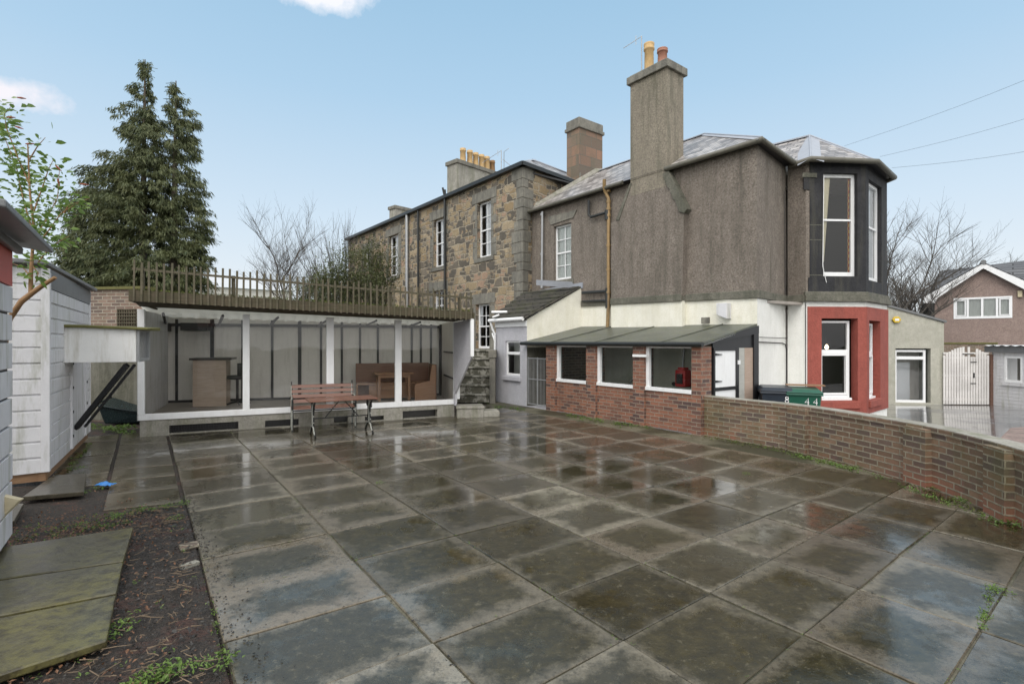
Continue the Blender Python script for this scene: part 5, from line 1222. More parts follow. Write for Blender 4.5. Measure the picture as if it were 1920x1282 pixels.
for s_, xe in ((-1, xl), (1, xr_)):
    m.hexa([P(xe, .3, zl), P(ap_[0], .3, az), P(ap_[0], -9, az), P(xe, -9, zl), P(xe, .3, zl+.12), P(ap_[0], .3, az+.12), P(ap_[0], -9, az+.12), P(xe, -9, zl+.12)])
rb0 = NX.hit(1762, 509, -2.6); 
q1_ = at(1762, 508, 31.5); q2_ = at(1990, 480, 28); q3_ = at(1752, 545, 29.5); q4_ = at(1990, 560, 25.5)
m.poly([q3_, q4_, q2_, q1_]); m.poly([q1_, q2_, q2_+Vector((3, 6, -3)), q1_+Vector((3, 6, -3))])
m.build('roof', 'tile_grey', nh)
m = MB(); 
for xe in (xl, xr_):
    m.extr(NX, [(xe, zl-.26), (xe, zl+.05), (ap_[0], az+.05), (ap_[0], az-.2), (xe+(.55 if xe == xl else -.55), zl-.02-.26*.0), (xe+(.45 if xe == xl else -.45), zl-.28)] if xe == xl else [(xe, zl-.26), (xe-.45, zl-.28), (xe-.55, zl-.02), (ap_[0], az-.2), (ap_[0], az+.05), (xe, zl+.05)], .28, .32)
m.build('bargeboard', 'white_paint', nh)
m = MB(); m.tube([P(ap_[0], .35, az+.12), P(ap_[0], -9, az+.12)], .12, 8); m.build('ridge_tiles', 'felt_grey', nh)
m = MB(); x0, x1, z0, z1 = wN; z1 = min(z1, zc-.02); ringf(m, NX, x0, x1, z0, z1, .09, -.06, .02, .12)
for f_ in (.25, .5, .75): xx = x0+(x1-x0)*f_; m.box(NX, xx-.045, xx+.045, -.055, .01, z0+.12, z1-.09)
for k in (0, 3): xa = x0+(x1-x0)*k*.25+.05; ringf(m, NX, xa+.03, xa+(x1-x0)*.25-.12, z0+.14, z1-.11, .05, -.03, .03)
oo = m.build('window', 'white_upvc', nh); m = MB(); m.poly([P(x0, -.04, z0), P(x1, -.04, z0), P(x1, -.04, z1), P(x0, -.04, z1)]); m.build('pane', 'glass', oo)
m = MB(); rows = [[P(x0+(x1-x0)*k/80, -.10+.015*(k % 2), z_) for k in range(81)] for z_ in (z0, z1)]; m.grid(rows, sm=False); m.build('blind', 'blind_strip', oo)
m = MB(); a = NX.rect(1908, 545, 1917, 557, .1); m.box(NX, a[0], a[1], 0, .12, a[2], a[3]); m.build('alarm_box', 'cream_timber', nh, bevel=.02)
m = MB(); a = NX.sx(1747); m.tube([P(.03, .06, zc-.35), P(.03, .06, -.5)], .05, 6); m.build('downpipe', 'iron', nh)

# ------------------------------------------------------------ left: white boarded shed, its cabinet, nearer shed
HC = V2(-5.78, 6.44); HE = V2(-7.6, 9.3); HL = V2(-5.78-2.45, 6.44-1.735)
HR = Frame(HC, HE); HR.n = Vector((-HR.d.y, HR.d.x, 0))*-1
if HR.n.dot(HC) > 0: HR.n = -HR.n
HFm = Frame(HL, HC); hut = thing('garden_shed', (HC.x, HC.y, 0), 'white shiplap garden shed with grey felt roof and hinged door', 'shed')
zt = 2.66; nb = 13; zb = .14
def shiplap(mb, fr, x0, x1, zb, zt, nb, skip=()):
    h = (zt-zb)/nb
    for k in range(nb):
        z = zb+h*k; mb.extr(fr, [(x0, z), (x1, z), (x1, z+h-.028), (x0, z+h-.028)], -.01, .018+.002*(k % 2)); mb.extr(fr, [(x0, z+h-.030), (x1, z+h-.030), (x1, z+h+.001), (x0, z+h+.001)], -.01, .004)
m = MB(); shiplap(m, HFm, 0, HFm.L-.05, zb, zt, nb); shiplap(m, HR, .05, HR.L-.04, zb, zt-.22, nb-1)
m.build('boarding', 'white_board', hut, bevel=.003)
m = MB(); m.box(HFm, HFm.L-.055, HFm.L+.03, -.03, .03, zb-.0, zt); m.box(HR, -.0, .055, -.03, .032, zb, zt-.05); m.box(HR, HR.L-.05, HR.L+.02, -.03, .03, zb, zt-.2); m.build('corner_trim', 'white_board', hut, bevel=.004)
m = MB(); m.box(HR, .0, HR.L+.05, .0, .026, zt-.24, zt+.0); m.build('eaves_board', 'felt_grey', hut)
xd0, xd1 = HR.sx(129), HR.sx(157); m = MB(); m.box(HR, xd0, xd0+.13, .0, .045, zb+.02, 1.92); m.box(HR, xd1-.10, xd1, .0, .045, zb+.02, 1.92); m.box(HR, xd0+.13, xd1-.10, .018, .03, zb+.05, 1.9); dr = m.build('door', 'white_board', hut, bevel=.004)
m = MB()
for k in range(5):
    z = .35+k*.36
    for x in (xd0+.03, xd1-.02): m.box(HR, x-.012, x+.012, .045, .055, z-.02, z+.02)
m.build('bolts', 'black_paint', dr)
m = MB(); m.box(HFm, .0, HFm.L, -.08, -.012, .03, zb+.02); m.box(HR, .0, HR.L, -.08, -.012, .03, zb+.02); m.box(HFm, HFm.L-.6, HFm.L-.4, -.1, .05, -.02, .05); m.box(HFm, HFm.L-2, HFm.L-1.8, -.1, .05, -.02, .05); m.build('base_timbers', 'raw_wood', hut)
m = MB(); q = [HL+V2(-.1, -.15), HC+V2(.08, -.10), HE+V2(.12, .05), HL+(HE-HC)+V2(-.1, .1)]; zz = (zt+.05, zt+.04, zt-.0, zt+.05)
m.hexa([Z(p, z) for p, z in zip(q, zz)]+[Z(p, z+.05) for p, z in zip(q, zz)]); m.build('roof', 'felt_grey', hut, bevel=.008)
# cabinet built out from the shed side, with brace
u0 = HR.sx(118); cbA = HR.p(u0, .0, 0); cbB = V2(at(258, 1, 7.62).x, 7.62); CFm = Frame((cbA.x, cbA.y), (cbB.x, cbB.y)); zc0, zc1 = 1.457, 1.955
cab = thing('wall_cabinet', (cbA.x, cbA.y, zc0), 'white boxed cabinet with mossy lid built out from the shed side on a black brace', 'cabinet')
m = MB(); m.box(CFm, -.02, CFm.L, -.02, 0, zc0, zc1); m.box(CFm, -.02, CFm.L-.02, -.55, -.02, zc0, zc0+.02); m.box(CFm, 0, CFm.L-.0, -.57, -.55, zc0, zc1); m.build('body', 'panel_white', cab, bevel=.004)
m = MB(); m.hexa([CFm.p(-.03, .06, zc1+.005), CFm.p(CFm.L+.14, .06, zc1-.03), CFm.p(CFm.L+.14, -.62, zc1-.03), CFm.p(-.03, -.62, zc1+.005), CFm.p(-.03, .06, zc1+.04), CFm.p(CFm.L+.14, .06, zc1+.0), CFm.p(CFm.L+.14, -.62, zc1+.02), CFm.p(-.03, -.62, zc1+.06)]); m.build('lid', 'moss_board', cab, bevel=.006)
EFm = Frame((cbB.x, cbB.y), (CFm.p(CFm.L, -.55, 0).x, CFm.p(CFm.L, -.55, 0).y)); m = MB(); ringf(m, EFm, 0, .55, zc0, zc1, .05, -.02, .02)
for k in range(9): x = .06+k*.053; m.tube([EFm.p(x, .0, zc0+.04), EFm.p(x, .0, zc1-.04)], .004, 4)
m.build('mesh_end', 'galv', cab)
bt = HR.p(HR.sx(133), .06, HR.hit(133, 803)[1]); tp = at(238, 684, 7.62); m = MB(); m.tube([bt, tp], .045, 4); m.tube([bt+Vector((.12, .02, .02)), tp+Vector((.1, .02, 0))], .022, 4); m.build('brace', 'black_paint', cab)
# nearer shed that only shows its corner
KC = V2(-4.24, 4.37); KF = Frame(KC, KC-A*1.6); KF.n = Vector((-KF.d.y, KF.d.x, 0))
if KF.n.dot(B) < 0: KF.n = -KF.n
ks = thing('near_shed', (KC.x, KC.y, 0), 'corner of a second white boarded shed with red top board at the left edge', 'shed')
m = MB(); n_ = 9; h = 2.10/n_
for k in range(n_): z = .12+h*k; m.extr(KF, [(.0+.012*math.sin(k*2.1), z+.01), (1.6, z+.01), (1.6, z+h-.012), (.0+.012*math.sin(k*2.1), z+h-.012)], -.012, .02)
m.build('boarding', 'white_board', ks, bevel=.004)
m = MB(); m.extr(KF, [(0, 2.22), (1.6, 2.22), (1.6, 2.52), (0, 2.52)], -.01, .02); m.build('top_board', 'pink_board', ks)
m = MB(); m.box(KF, -.012, 1.6, -.05, -.013, .05, 2.5); m.poly([KF.p(-.012, -.05, .05), KF.p(-.012, -2, .05), KF.p(-.012, -2, 2.5), KF.p(-.012, -.05, 2.5)]); m.build('inner_lining', 'black_paint', ks)
KG = Frame(KF.p(1.6, -2.0, 0), KF.p(1.6, .02, 0)); m = MB(); shiplap(m, KG, 0, KG.L, .12, 2.52, 10); m.box(KG, 0, KG.L, -.05, -.012, .05, 2.55); m.build('front_boarding', 'white_board', ks)
m = MB(); P = KF.p; m.hexa([P(-.28, .25, 2.56), P(1.7, .25, 2.56), P(1.7, -2, 2.9), P(-.28, -2, 2.9), P(-.28, .25, 2.61), P(1.7, .25, 2.61), P(1.7, -2, 2.95), P(-.28, -2, 2.95)]); m.box(KF, -.05, 1.7, .03, .08, 2.50, 2.56); m.build('roof', 'felt_grey', ks, bevel=.01)
# cream board end near the left edge
m = MB(); c = at(37, 937, 4.15); ax = Vector((.62, .10, 0)).normalized(); FW = Frame((c.x-1.2, c.y-.2), (c.x, c.y)); m.extr(FW, [(0, c.z+.05), (FW.L-.16, c.z+.05), (FW.L, c.z), (FW.L-.17, c.z-.18), (0, c.z-.18)], -.05, 0)
m.box(FW, 0, .1, -.05, 0, -.02, c.z-.18); o = m.build('timber_offcut', 'cream_timber', None, bevel=.004); tag(o, 'cream sawn timber offcut jutting in at the lower left edge', 'timber')
# brick wall behind shed and trellis panel
w0_, w1_ = at(150, 1, 11.9), at(268, 1, 11.5); RW = Frame((w0_.x-1.2, w0_.y), (w1_.x, w1_.y)); rw_o = thing('rear_brick_wall', (w1_.x, w1_.y, 0), 'old reddish brick wall between the white shed and the summerhouse', 'wall')
zt = RW.hit(200, 543)[1]; m = MB(); m.box(RW, 0, RW.L, -.2, 0, -.05, zt); m.build('brickwork', 'brick_old', rw_o)
m = MB(); m.box(RW, 0, RW.L+.1, -.26, .06, zt, zt+.06); m.build('coping', 'moss_board', rw_o)
m = MB(); m.box(RW, RW.sx(165), RW.L-.05, .002, .03, .0, 1.42); m.build('lower_boards', 'block_render', rw_o)
m = MB(); zz0, zz1 = RW.hit(240, 612)[1], RW.hit(240, 580)[1]; xa, xb = RW.sx(222), RW.sx(258)
for k in range(9): x = xa+(xb-xa)*k/8; m.box(RW, x-.012, x+.012, .01, .03, zz0-.1, zz1)
for k in range(6): z = zz0+(zz1-zz0)*k/5; m.box(RW, xa, xb, .03, .045, z-.01, z+.01)
o = m.build('trellis', 'picket_wood', rw_o)
# dark tub behind the brace
q = gz(215, 800); tb2 = thing('plastic_tub', (q.x-.1, q.y+.2, 0), 'tilted black plastic tub lying under the cabinet brace', 'tub')
m = MB(); F0 = Frame((q.x-.55, q.y+.35), (q.x+.35, q.y+.55)); m.hexa([F0.p(.05, 0, .0), F0.p(.8, 0, .0), F0.p(.8, -.5, .0), F0.p(.05, -.5, .0), F0.p(-.05, .08, .42), F0.p(.9, .08, .20), F0.p(.9, -.55, .3), F0.p(-.05, -.55, .52)]); m.build('body', 'dark_plastic', tb2, bevel=.03)
m = MB(); pp = [F0.p(-.08, .1, .42), F0.p(.93, .1, .20), F0.p(.93, -.58, .3), F0.p(-.08, -.58, .52), F0.p(-.08, .1, .42)]; m.tube(pp, .022, 8); m.build('rim', 'dark_plastic', tb2)
# ------------------------------------------------------------ bench and table
def local(mb, loc, rz):
    Mx = Matrix.Translation(loc) @ Matrix.Rotation(rz, 4, 'Z'); return mb
F0 = Frame((0, 0), (1, 0)); F0.n = Vector((0, 1, 0))      # local: n is +y (towards the back)
def shift(mb, loc): mb.v = [p+loc for p in mb.v]; return mb
b0, b1 = gz(548, 806), gz(660, 800)
bl = Vector(((b0.x+b1.x)/2-.02, 10.62, 0)); bz = math.atan2(2.57, 5.58)
bench = thing('garden_bench', tuple(bl), 'cast iron bench with reddish wooden slats against the summerhouse glazing', 'bench', rz=bz)
LB = 1.20
def bench_end(x):
    m = MB(); r = .020
    m.tube([(x, .30, 0), (x, .27, .22), (x, .24, .40), (x, .30, .62), (x, .36, .84)], r, 6)       # back leg and stile
    m.tube([(x, -.20, 0), (x, -.18, .18), (x, -.21, .34), (x, -.20, .41)], r, 6)
    m.tube([(x, -.21, .40), (x, 0, .37), (x, .24, .40)], r, 6)
    m.tube([(x, -.20, .41), (x, -.22, .52), (x, -.17, .62), (x, 0, .64), (x, .28, .62)], r, 6)
    m.tube([(x, -.17, .62), (x, -.24, .60), (x, -.22, .56), (x, -.19, .58)], .012, 6)
    for c, rr_ in (((0, .50), .07), ((-.1, .50), .045), ((.12, .50), .05), ((.33, .90), .03), ((.0, .26), .06)):
        m.tube([(x, c[0]+rr_*math.cos(k*.7854), c[1]+rr_*math.sin(k*.7854)) for k in range(9)], .009, 5)
    m.tube([(x, -.18, .2), (x, -.05, .26), (x, .1, .26), (x, .26, .2)], .011, 5)
    for y, z in ((-.2, .02), (.3, .02), (-.2, .40)): m.tube([(x-.004, y-.02, z), (x-.004, y+.02, z)], .022, 6)
    return m
for x in (-LB/2, LB/2):
    shift(bench_end(x), bl).build('end_frame', 'iron', bench)
    m = MB(); m.tube([(x-.008, .285, .02), (x-.008, .255, .22), (x-.008, .225, .40), (x-.008, .285, .62), (x-.008, .345, .86)], .013, 5); m.tube([(x-.008, -.215, .02), (x-.008, -.195, .18), (x-.008, -.225, .34), (x-.008, -.215, .41)], .013, 5); m.tube([(x-.008, -.20, .63), (x-.008, -.05, .655), (x-.008, .15, .65)], .012, 5)
    for y, z in ((-.19, .42), (-.1, .5), (.0, .26), (.1, .5)): m.lathe((x-.015, y, z), [(.003, -.014), (.014, -.006), (.014, .006), (.003, .014)], 8)
    shift(m, bl).build('worn_paint', 'iron_worn', bench)
m = MB()
for k in range(5): y = -.17+k*.095; z = .415-.012*math.sin(k/4*3.14); m.box(F0, -LB/2-.02, LB/2+.02, y-.036, y+.036, z, z+.026)
shift(m, bl).build('seat', 'bench_wood', bench, bevel=.004)
m = MB()
for k in range(4): z = .50+k*.098; y = .255+k*.028; m.hexa([(-LB/2-.02, y-.014, z), (LB/2+.02, y-.014, z), (LB/2+.02, y+.006, z), (-LB/2-.02, y+.006, z), (-LB/2-.02, y+.006, z+.068), (LB/2+.02, y+.006, z+.068), (LB/2+.02, y+.028, z+.068), (-LB/2-.02, y+.028, z+.068)])
shift(m, bl).build('backrest', 'bench_wood', bench, bevel=.004)
m = MB(); m.tube([(-LB/2, .05, .36), (LB/2, .05, .36)], .011, 6); shift(m, bl).build('stretcher', 'iron', bench)
tl_ = Vector(((gz(582, 818).x+gz(690, 811).x)/2, 9.92, 0)); tz = R(29)
tab = thing('garden_table', tuple(tl_), 'cast iron garden table with reddish slatted top in front of the bench', 'table', rz=tz)
for x in (-.52, .52):
    m = MB(); r = .019
    for s_ in (-1, 1):
        m.tube([(x, s_*.05, .17), (x, s_*.045, .35), (x, s_*.07, .50), (x, s_*.15, .60), (x, s_*.24, .63)], r, 6)
        m.tube([(x, 0, .20), (x, s_*.08, .17), (x, s_*.18, .12), (x, s_*.26, .03), (x, s_*.30, .014)], [.018, .018, .017, .016, .02], 6)
        for c, rr_ in (((s_*.085, .30), .035), ((s_*.07, .43), .03), ((s_*.17, .53), .04)): m.tube([(x, c[0]+rr_*math.cos(k*.7854), c[1]+rr_*math.sin(k*.7854)) for k in range(9)], .008, 5)
    m.tube([(x, -.05, .3), (x, .05, .3)], .012, 6); m.tube([(x, -.25, .635), (x, .25, .635)], .016, 6)
    shift(m, tl_).build('leg_frame', 'iron', tab)
    m = MB()
    for s_ in (-1, 1):
        for z in (.25, .37): m.lathe((x, s_*.10, z), [(.003, -.013), (.013, -.006), (.013, .006), (.003, .013)], 8)
        m.tube([(x-.012, s_*.04, .18), (x-.012, s_*.14, .165), (x-.012, s_*.26, .055)], .014, 5)
    m.tube([(x-.016, -.05, .2), (x-.016, -.05, .60)], .013, 5); m.tube([(x-.012, -.24, .65), (x-.012, .1, .65)], .014, 5)
    shift(m, tl_).build('worn_paint', 'iron_worn', tab)
m = MB()
for k in range(7): y = -.27+k*.09; m.box(F0, -.62, .62, y-.038, y+.038, .655, .680)
shift(m, tl_).build('table_top', 'bench_wood', tab, bevel=.004)
m = MB(); m.tube([(-.52, 0, .32), (.52, 0, .32)], .012, 6); m.tube([(-.3, 0, .33), (-.05, 0, .63)], .010, 6); m.tube([(.3, 0, .33), (.05, 0, .63)], .010, 6); shift(m, tl_).build('stretcher', 'iron', tab)

# ------------------------------------------------------------ raised slabs and litter on the left
def slab_thing(pts, z, th, mname, label, group=None):
    c = sum(pts, Vector((0, 0, 0)))/len(pts); m = MB(); m.prism([(p.x, p.y) for p in pts], z-th, z); o = m.build('paving_slab', mname, None, bevel=.008)
    o.location = (0, 0, 0); return tag(o, label, 'slab', group)
def G(px, py, z): p = gz(px, py, z); p.z = 0; return p
slab_thing([G(-260, 1060, .10), G(-260, 1118, .10), G(231, 1046, .10), G(250, 984, .10)], .082, .045, 'slab_green', 'green stained slab on the soil, farthest of the three at lower left')
slab_thing([G(-260, 1120, .10), G(-260, 1195, .10), G(218, 1104, .10), G(230.5, 1048, .10)], .079, .045, 'slab_green', 'wet grey green slab on the soil, middle one of three at lower left')
slab_thing([G(-330, 1215, .10), G(-330, 1360, .10), G(200, 1192, .10), G(217, 1108, .10)], .078, .045, 'slab_green', 'mossy olive slab on the soil, nearest the lower left corner')
slab_thing([G(-60, 985, .06), G(27, 976, .06), G(45, 943, .06), G(-20, 944, .06)][::-1], .06, .05, 'slab', 'corner of a wet slab at the left edge just above the soil litter')
slab_thing([G(41, 931, .06), G(157, 921, .06), G(162, 887, .06), G(100, 890, .06)], .06, .05, 'slab', 'grey slab laid beside the base timbers of the shed')
m = MB(); c = G(360, 1047, .05); F1 = Frame((c.x, c.y), (c.x+.5, c.y+.7)); m.box(F1, -.07, .06, -.06, 0, -.02, .012); tag(m.build('brick', 'concrete', None, bevel=.006), 'broken pale brick in the soil beside the terrace edge', 'brick')
m = MB(); c = G(356, 1015, .05); F1 = Frame((c.x, c.y), (c.x+.6, c.y+.5)); m.box(F1, -.07, .07, -.10, 0, -.02, .016); tag(m.build('brick', 'brick_old', None, bevel=.006), 'reddish brick half buried at the terrace edge', 'brick')
# blue cloth
c = G(197, 911, .0); m = MB(); rows = []; q_ = random.Random(4)
for i in range(9):
    rows.append([Vector((c.x-.10+i*.025+.01*q_.random(), c.y-.06+j*.016, .012+.045*math.exp(-((i-4)/2.6)**2-((j-3)/2.2)**2)+.018*q_.random())) for j in range(8)])
m.grid(rows); tag(m.build('blue_cloth', 'blue_cloth'), 'crumpled bright blue glove on the soil near the shed', 'cloth')

# ------------------------------------------------------------ plants
def leafq(m, p, d, L, W, curl=.3, up=Vector((0, 0, 1))):
    d = d.normalized(); s_ = d.cross(up); s_ = s_.normalized() if s_.length > .01 else Vector((1, 0, 0)); n = s_.cross(d)
    a = p+d*L*.45+s_*W*.5; b = p+d*L*.45-s_*W*.5; e = p+d*L-n*L*curl*-1*-1
    m.poly([p, a, e, b])
def weed(c, r, n, label=None, seed=0, mname='weed_leaf'):
    q = random.Random(seed); m = MB(); n = int(n*2.6)
    for k in range(n):
        an = q.uniform(0, 6.283); el_ = q.uniform(.15, 1.2); d = Vector((math.cos(an)*math.cos(el_), math.sin(an)*math.cos(el_), math.sin(el_)))
        L = r*q.uniform(.18, .42); rr_ = r*q.random()**.6; bn = q.uniform(0, 6.283); o_ = Vector((math.cos(bn)*rr_*1.2, math.sin(bn)*rr_*1.2, q.uniform(0, .5)*(r-rr_*.7))); leafq(m, c+o_, d, L, L*q.uniform(.4, .65), .35)
    return m
wq = random.Random(21)
weeds = [(218, 1186, .085, 34, 'bushy bright green weed beside the nearest mossy slab'), (300, 1272, .10, 46, 'spreading green weed at the bottom edge on the soil'), (420, 1243, .075, 26, 'small weed at the terrace edge near the bottom'),
         (225, 806, .20, 60, 'grassy tuft in front of the black plastic tub'), (150, 880, .07, 20, 'small weed tuft beside the shed base'), (372, 1255, .07, 22, 'low weed on the soil just left of the terrace edge'),
         (330, 975, .07, 22, 'yellow green weed below the end of the side paving'), (215, 975, .07, 26, 'weed growing against the far edge of the green slab'), (150, 988, .06, 22, 'low weed left of the far green slab edge'),
         (1870, 1108, .07, 22, 'weed in the paving joint near the right edge'), (712, 905, .05, 14, 'tiny weed in a joint in the middle of the terrace'), (1905, 985, .10, 26, 'weed at the foot of the wall near the right edge'),
         (1648, 880, .07, 24, 'weed at the wall foot left of the second pier'), (1755, 918, .07, 24, 'weed at the wall foot right of the second pier'), (1800, 940, .09, 30, 'larger weed in the slab corner below the wall'),
         (1608, 876, .06, 20, 'small weed at the wall foot between two piers'), (1400, 888, .05, 12, 'tiny weed in a joint below the brick wall')]
for k, (px, py, r, n, lab) in enumerate(weeds):
    c = gz(px, py, .0); c.z = .0 if px > 440 else .015; m = weed(c, r, n, seed=k*7+1); o = m.build('weed', 'weed_leaf'); tag(o, lab, 'weed', 'weeds growing in gaps')
# scattered small greenery: joints, wall foot, soil
m = MB(); q = random.Random(8)
def tuft(c, s, n=6):
    for k in range(n):
        an = q.uniform(0, 6.283); e_ = q.uniform(.1, 1.3); d = Vector((math.cos(an)*math.cos(e_), math.sin(an)*math.cos(e_), math.sin(e_))); L = s*q.uniform(.5, 1.3); leafq(m, c+Vector((q.gauss(0, s*.6), q.gauss(0, s*.6), 0)), d, L, L*.45)
lines = [((1060, 777), (1130, 790), 90, .035), ((1150, 793), (1220, 800), 70, .035), ((1480, 850), (1600, 880), 120, .03), ((1600, 876), (1900, 990), 60, .03), ((1330, 818), (1480, 846), 60, .022), ((925, 762), (985, 768), 70, .035), ((870, 752), (930, 756), 25, .03), ((1862, 1100), (1840, 1180), 36, .02), ((175, 800), (250, 812), 70, .05), ((130, 880), (170, 830), 40, .03), ((200, 968), (352, 942), 95, .026), ((150, 992), (245, 978), 45, .024), ((130, 930), (215, 905), 50, .024), ((395, 1120), (425, 1260), 18, .020), ((225, 1290), (330, 1262), 30, .028)]
for (a, b, n, s) in lines:
    for k in range(n):
        f_ = q.random(); p = gz(a[0]+(b[0]-a[0])*f_+q.gauss(0, 4), a[1]+(b[1]-a[1])*f_+q.gauss(0, 2.2), 0); p.z = 0; tuft(p, s, 5)
for k in range(520):     # soil bed
    u = q.uniform(-1.6, .3); v = q.choice((q.uniform(5.6, 6.7), q.uniform(1.5, 6.5))); p = UV(u, v); p.z = .01
    if mn.noise(p*1.3) > -.12: tuft(p, .024, 5)
for k in range(1100):     # moss crumbs in the joints
    i = q.randrange(0, 7); j = q.randrange(-5, 14); 
    if q.random() < .5: u = us[i]; v = q.uniform(1.4, 13)
    else: u = q.uniform(.4, 6); v = v_at(j, u)
    p = UV(u+q.gauss(0, .012), v+q.gauss(0, .012)); p.z = 0
    if all((p-a).dot(n) > 0.05 for a, n in halfs) and mn.noise(p*.8) > 0.02: tuft(p, .010, 4)
tag(m.build('ground_weeds', 'weed_leaf'), kind='stuff')
m = MB(); 
for k in range(900):      # moss patches at the wall feet
    a, b = q.choice(((( 1480, 848), (1600, 880)), ((1060, 780), (1300, 815)), ((1316, 817), (1480, 845)), ((1700, 905), (1900, 985))))
    f_ = q.random(); p = gz(a[0]+(b[0]-a[0])*f_, a[1]+(b[1]-a[1])*f_+q.gauss(1, 2.5), 0); p.z = .003
    d = Vector((q.gauss(0, 1), q.gauss(0, 1), q.uniform(.2, 1))).normalized()*q.uniform(.01, .03); s_ = d.cross(Vector((q.random(), q.random(), 1))).normalized()*.010; m.poly([p-s_, p+s_, p+d])
tag(m.build('ground_moss', 'moss'), kind='stuff')
# soil crumbs, twigs and dead leaves
m = MB()
def clod(p, s):
    o_ = [Vector((q.gauss(0, 1), q.gauss(0, 1), abs(q.gauss(0, .8)))).normalized()*s*q.uniform(.6, 1.1) for _ in range(6)]
    i = len(m.v); m.v += [p+x for x in o_]
    for f in ((0, 1, 2), (0, 2, 3), (0, 3, 4), (1, 4, 5), (2, 5, 3), (1, 5, 2), (0, 4, 1), (3, 5, 4)): m.f.append([i+x for x in f]); m.m.append(0); m.sm.append(False)
for k in range(9000):
    u = .36-abs(q.gauss(0, .7)); v = 1.2+5.5*q.random()**1.5; p = UV(u, v); p.z = .008; clod(p, q.uniform(.003, .008)+.014*q.random()**4)
for k in range(650):
    v = q.uniform(1.6, 7); p = UV(.37+abs(q.gauss(0, .07))*(1.6 if v < 5 else .8), v); p.z = .003; clod(p, q.uniform(.004, .014))
for k in range(1500):
    i = q.randrange(0, 8); j = q.randrange(-5, 8)
    if q.random() < .6: u = us[i]+q.gauss(0, .014); v = q.uniform(1.4, 8)
    else: u = q.uniform(.4, 6); v = v_at(j, u)+q.gauss(0, .014)
    p = UV(u, v); p.z = .0
    if all((p-a).dot(n) > 0.05 for a, n in halfs) and mn.noise(p*.9+Vector((3, 1, 0))) > -.05: clod(p, q.uniform(.004, .011))
tag(m.build('soil_crumbs', 'grit'), kind='stuff')
m = MB()
for k in range(420):
    u = .3-abs(q.gauss(0, .7)); v = q.uniform(1.2, 6.6); p = UV(u, v); p.z = .03; an = q.uniform(0, 6.283); L = q.uniform(.03, .09)*(3 if q.random() < .15 else 1); d = Vector((math.cos(an), math.sin(an), q.uniform(-.05, .15))); s_ = Vector((-d.y, d.x, 0))
    pts = [p, p+d*L*.5+s_*q.gauss(0, .02), p+d*L]; m.tube(pts, [.0035, .003, .0015], 4)
    if q.random() < .4: m.tube([pts[1], pts[1]+(d+s_*q.choice((-1, 1))).normalized()*L*.4], .0018, 4)
tag(m.build('twig_litter', 'twig'), kind='stuff')
m = MB()
for k in range(4200):
    u = q.gauss(-.8, .6); v = q.choice((q.gauss(6.1, .45), q.gauss(4.0, 1.2))); p = UV(u, v); 
    if u > .33: continue
    p.z = q.uniform(.01, .035); d = Vector((q.gauss(0, 1), q.gauss(0, 1), q.gauss(0, .4))); L = q.uniform(.012, .035); leafq(m, p, d, L, L*.6)
tag(m.build('dead_leaves', 'dead_leaf'), kind='stuff')

# ---- bare trees
def bare(name, base, h, seed, label, group=None, spread=.55, levels=5, r0=.12, lean=(0, 0), mname='bark_grey', split0=3, first=.25, up=.25, sq=1.0):
    q = random.Random(seed); root = thing(name, tuple(base), label, 'tree', group); tr = MB(); cr = MB()
    def br(p, d, L, r, lv):
        mb = tr if lv == levels else cr; n = 4 if lv > 2 else 3; pts = [p]; dd = d.copy()
        for k in range(n):
            dd = (dd+Vector((q.gauss(0, .13), q.gauss(0, .13), q.gauss(0, .07)+.04))).normalized(); pts.append(pts[-1]+dd*L/n)
        mb.tube(pts, [r*(1-.5*k/n) for k in range(n+1)], 6 if lv > 3 else (4 if lv > 1 else 3), cap=False)
        if lv == 0: return
        kids = split0 if lv == levels else q.choice((3, 4, 4, 5))
        for c in range(kids):
            f_ = q.uniform(.35, 1.0) if lv < levels else q.uniform(.45, 1.0); i = min(int(f_*n), n-1); pp = pts[i].lerp(pts[i+1], f_*n-i)
            an = q.uniform(0, 6.283); s_ = Vector((math.cos(an), math.sin(an), 0)); nd = (dd*(1-spread)+s_*spread+Vector((0, 0, up))).normalized()
            br(pp, nd, L*q.uniform(.55, .85), r*q.uniform(.42, .6), lv-1)
        br(pts[-1], dd, L*.7, r*.5, lv-1)
    br(Vector(base), Vector((lean[0], lean[1], 1)).normalized(), h*first, r0, levels)
    # scale heights to fit
    top = max(v.z for v in cr.v); k = h/(top-base[2])
    for mb in (tr, cr): mb.v = [Vector((base[0]+(v.x-base[0])*k*sq, base[1]+(v.y-base[1])*k*sq, base[2]+(v.z-base[2])*k)) for v in mb.v]
    tr.build('trunk', mname, root); cr.build('crown', mname, root); return root
def tree_at(px, ytop, Y, zb=-1.3):
    c = at(px, ytop, Y); return Vector((c.x, c.y, zb)), c.z-zb
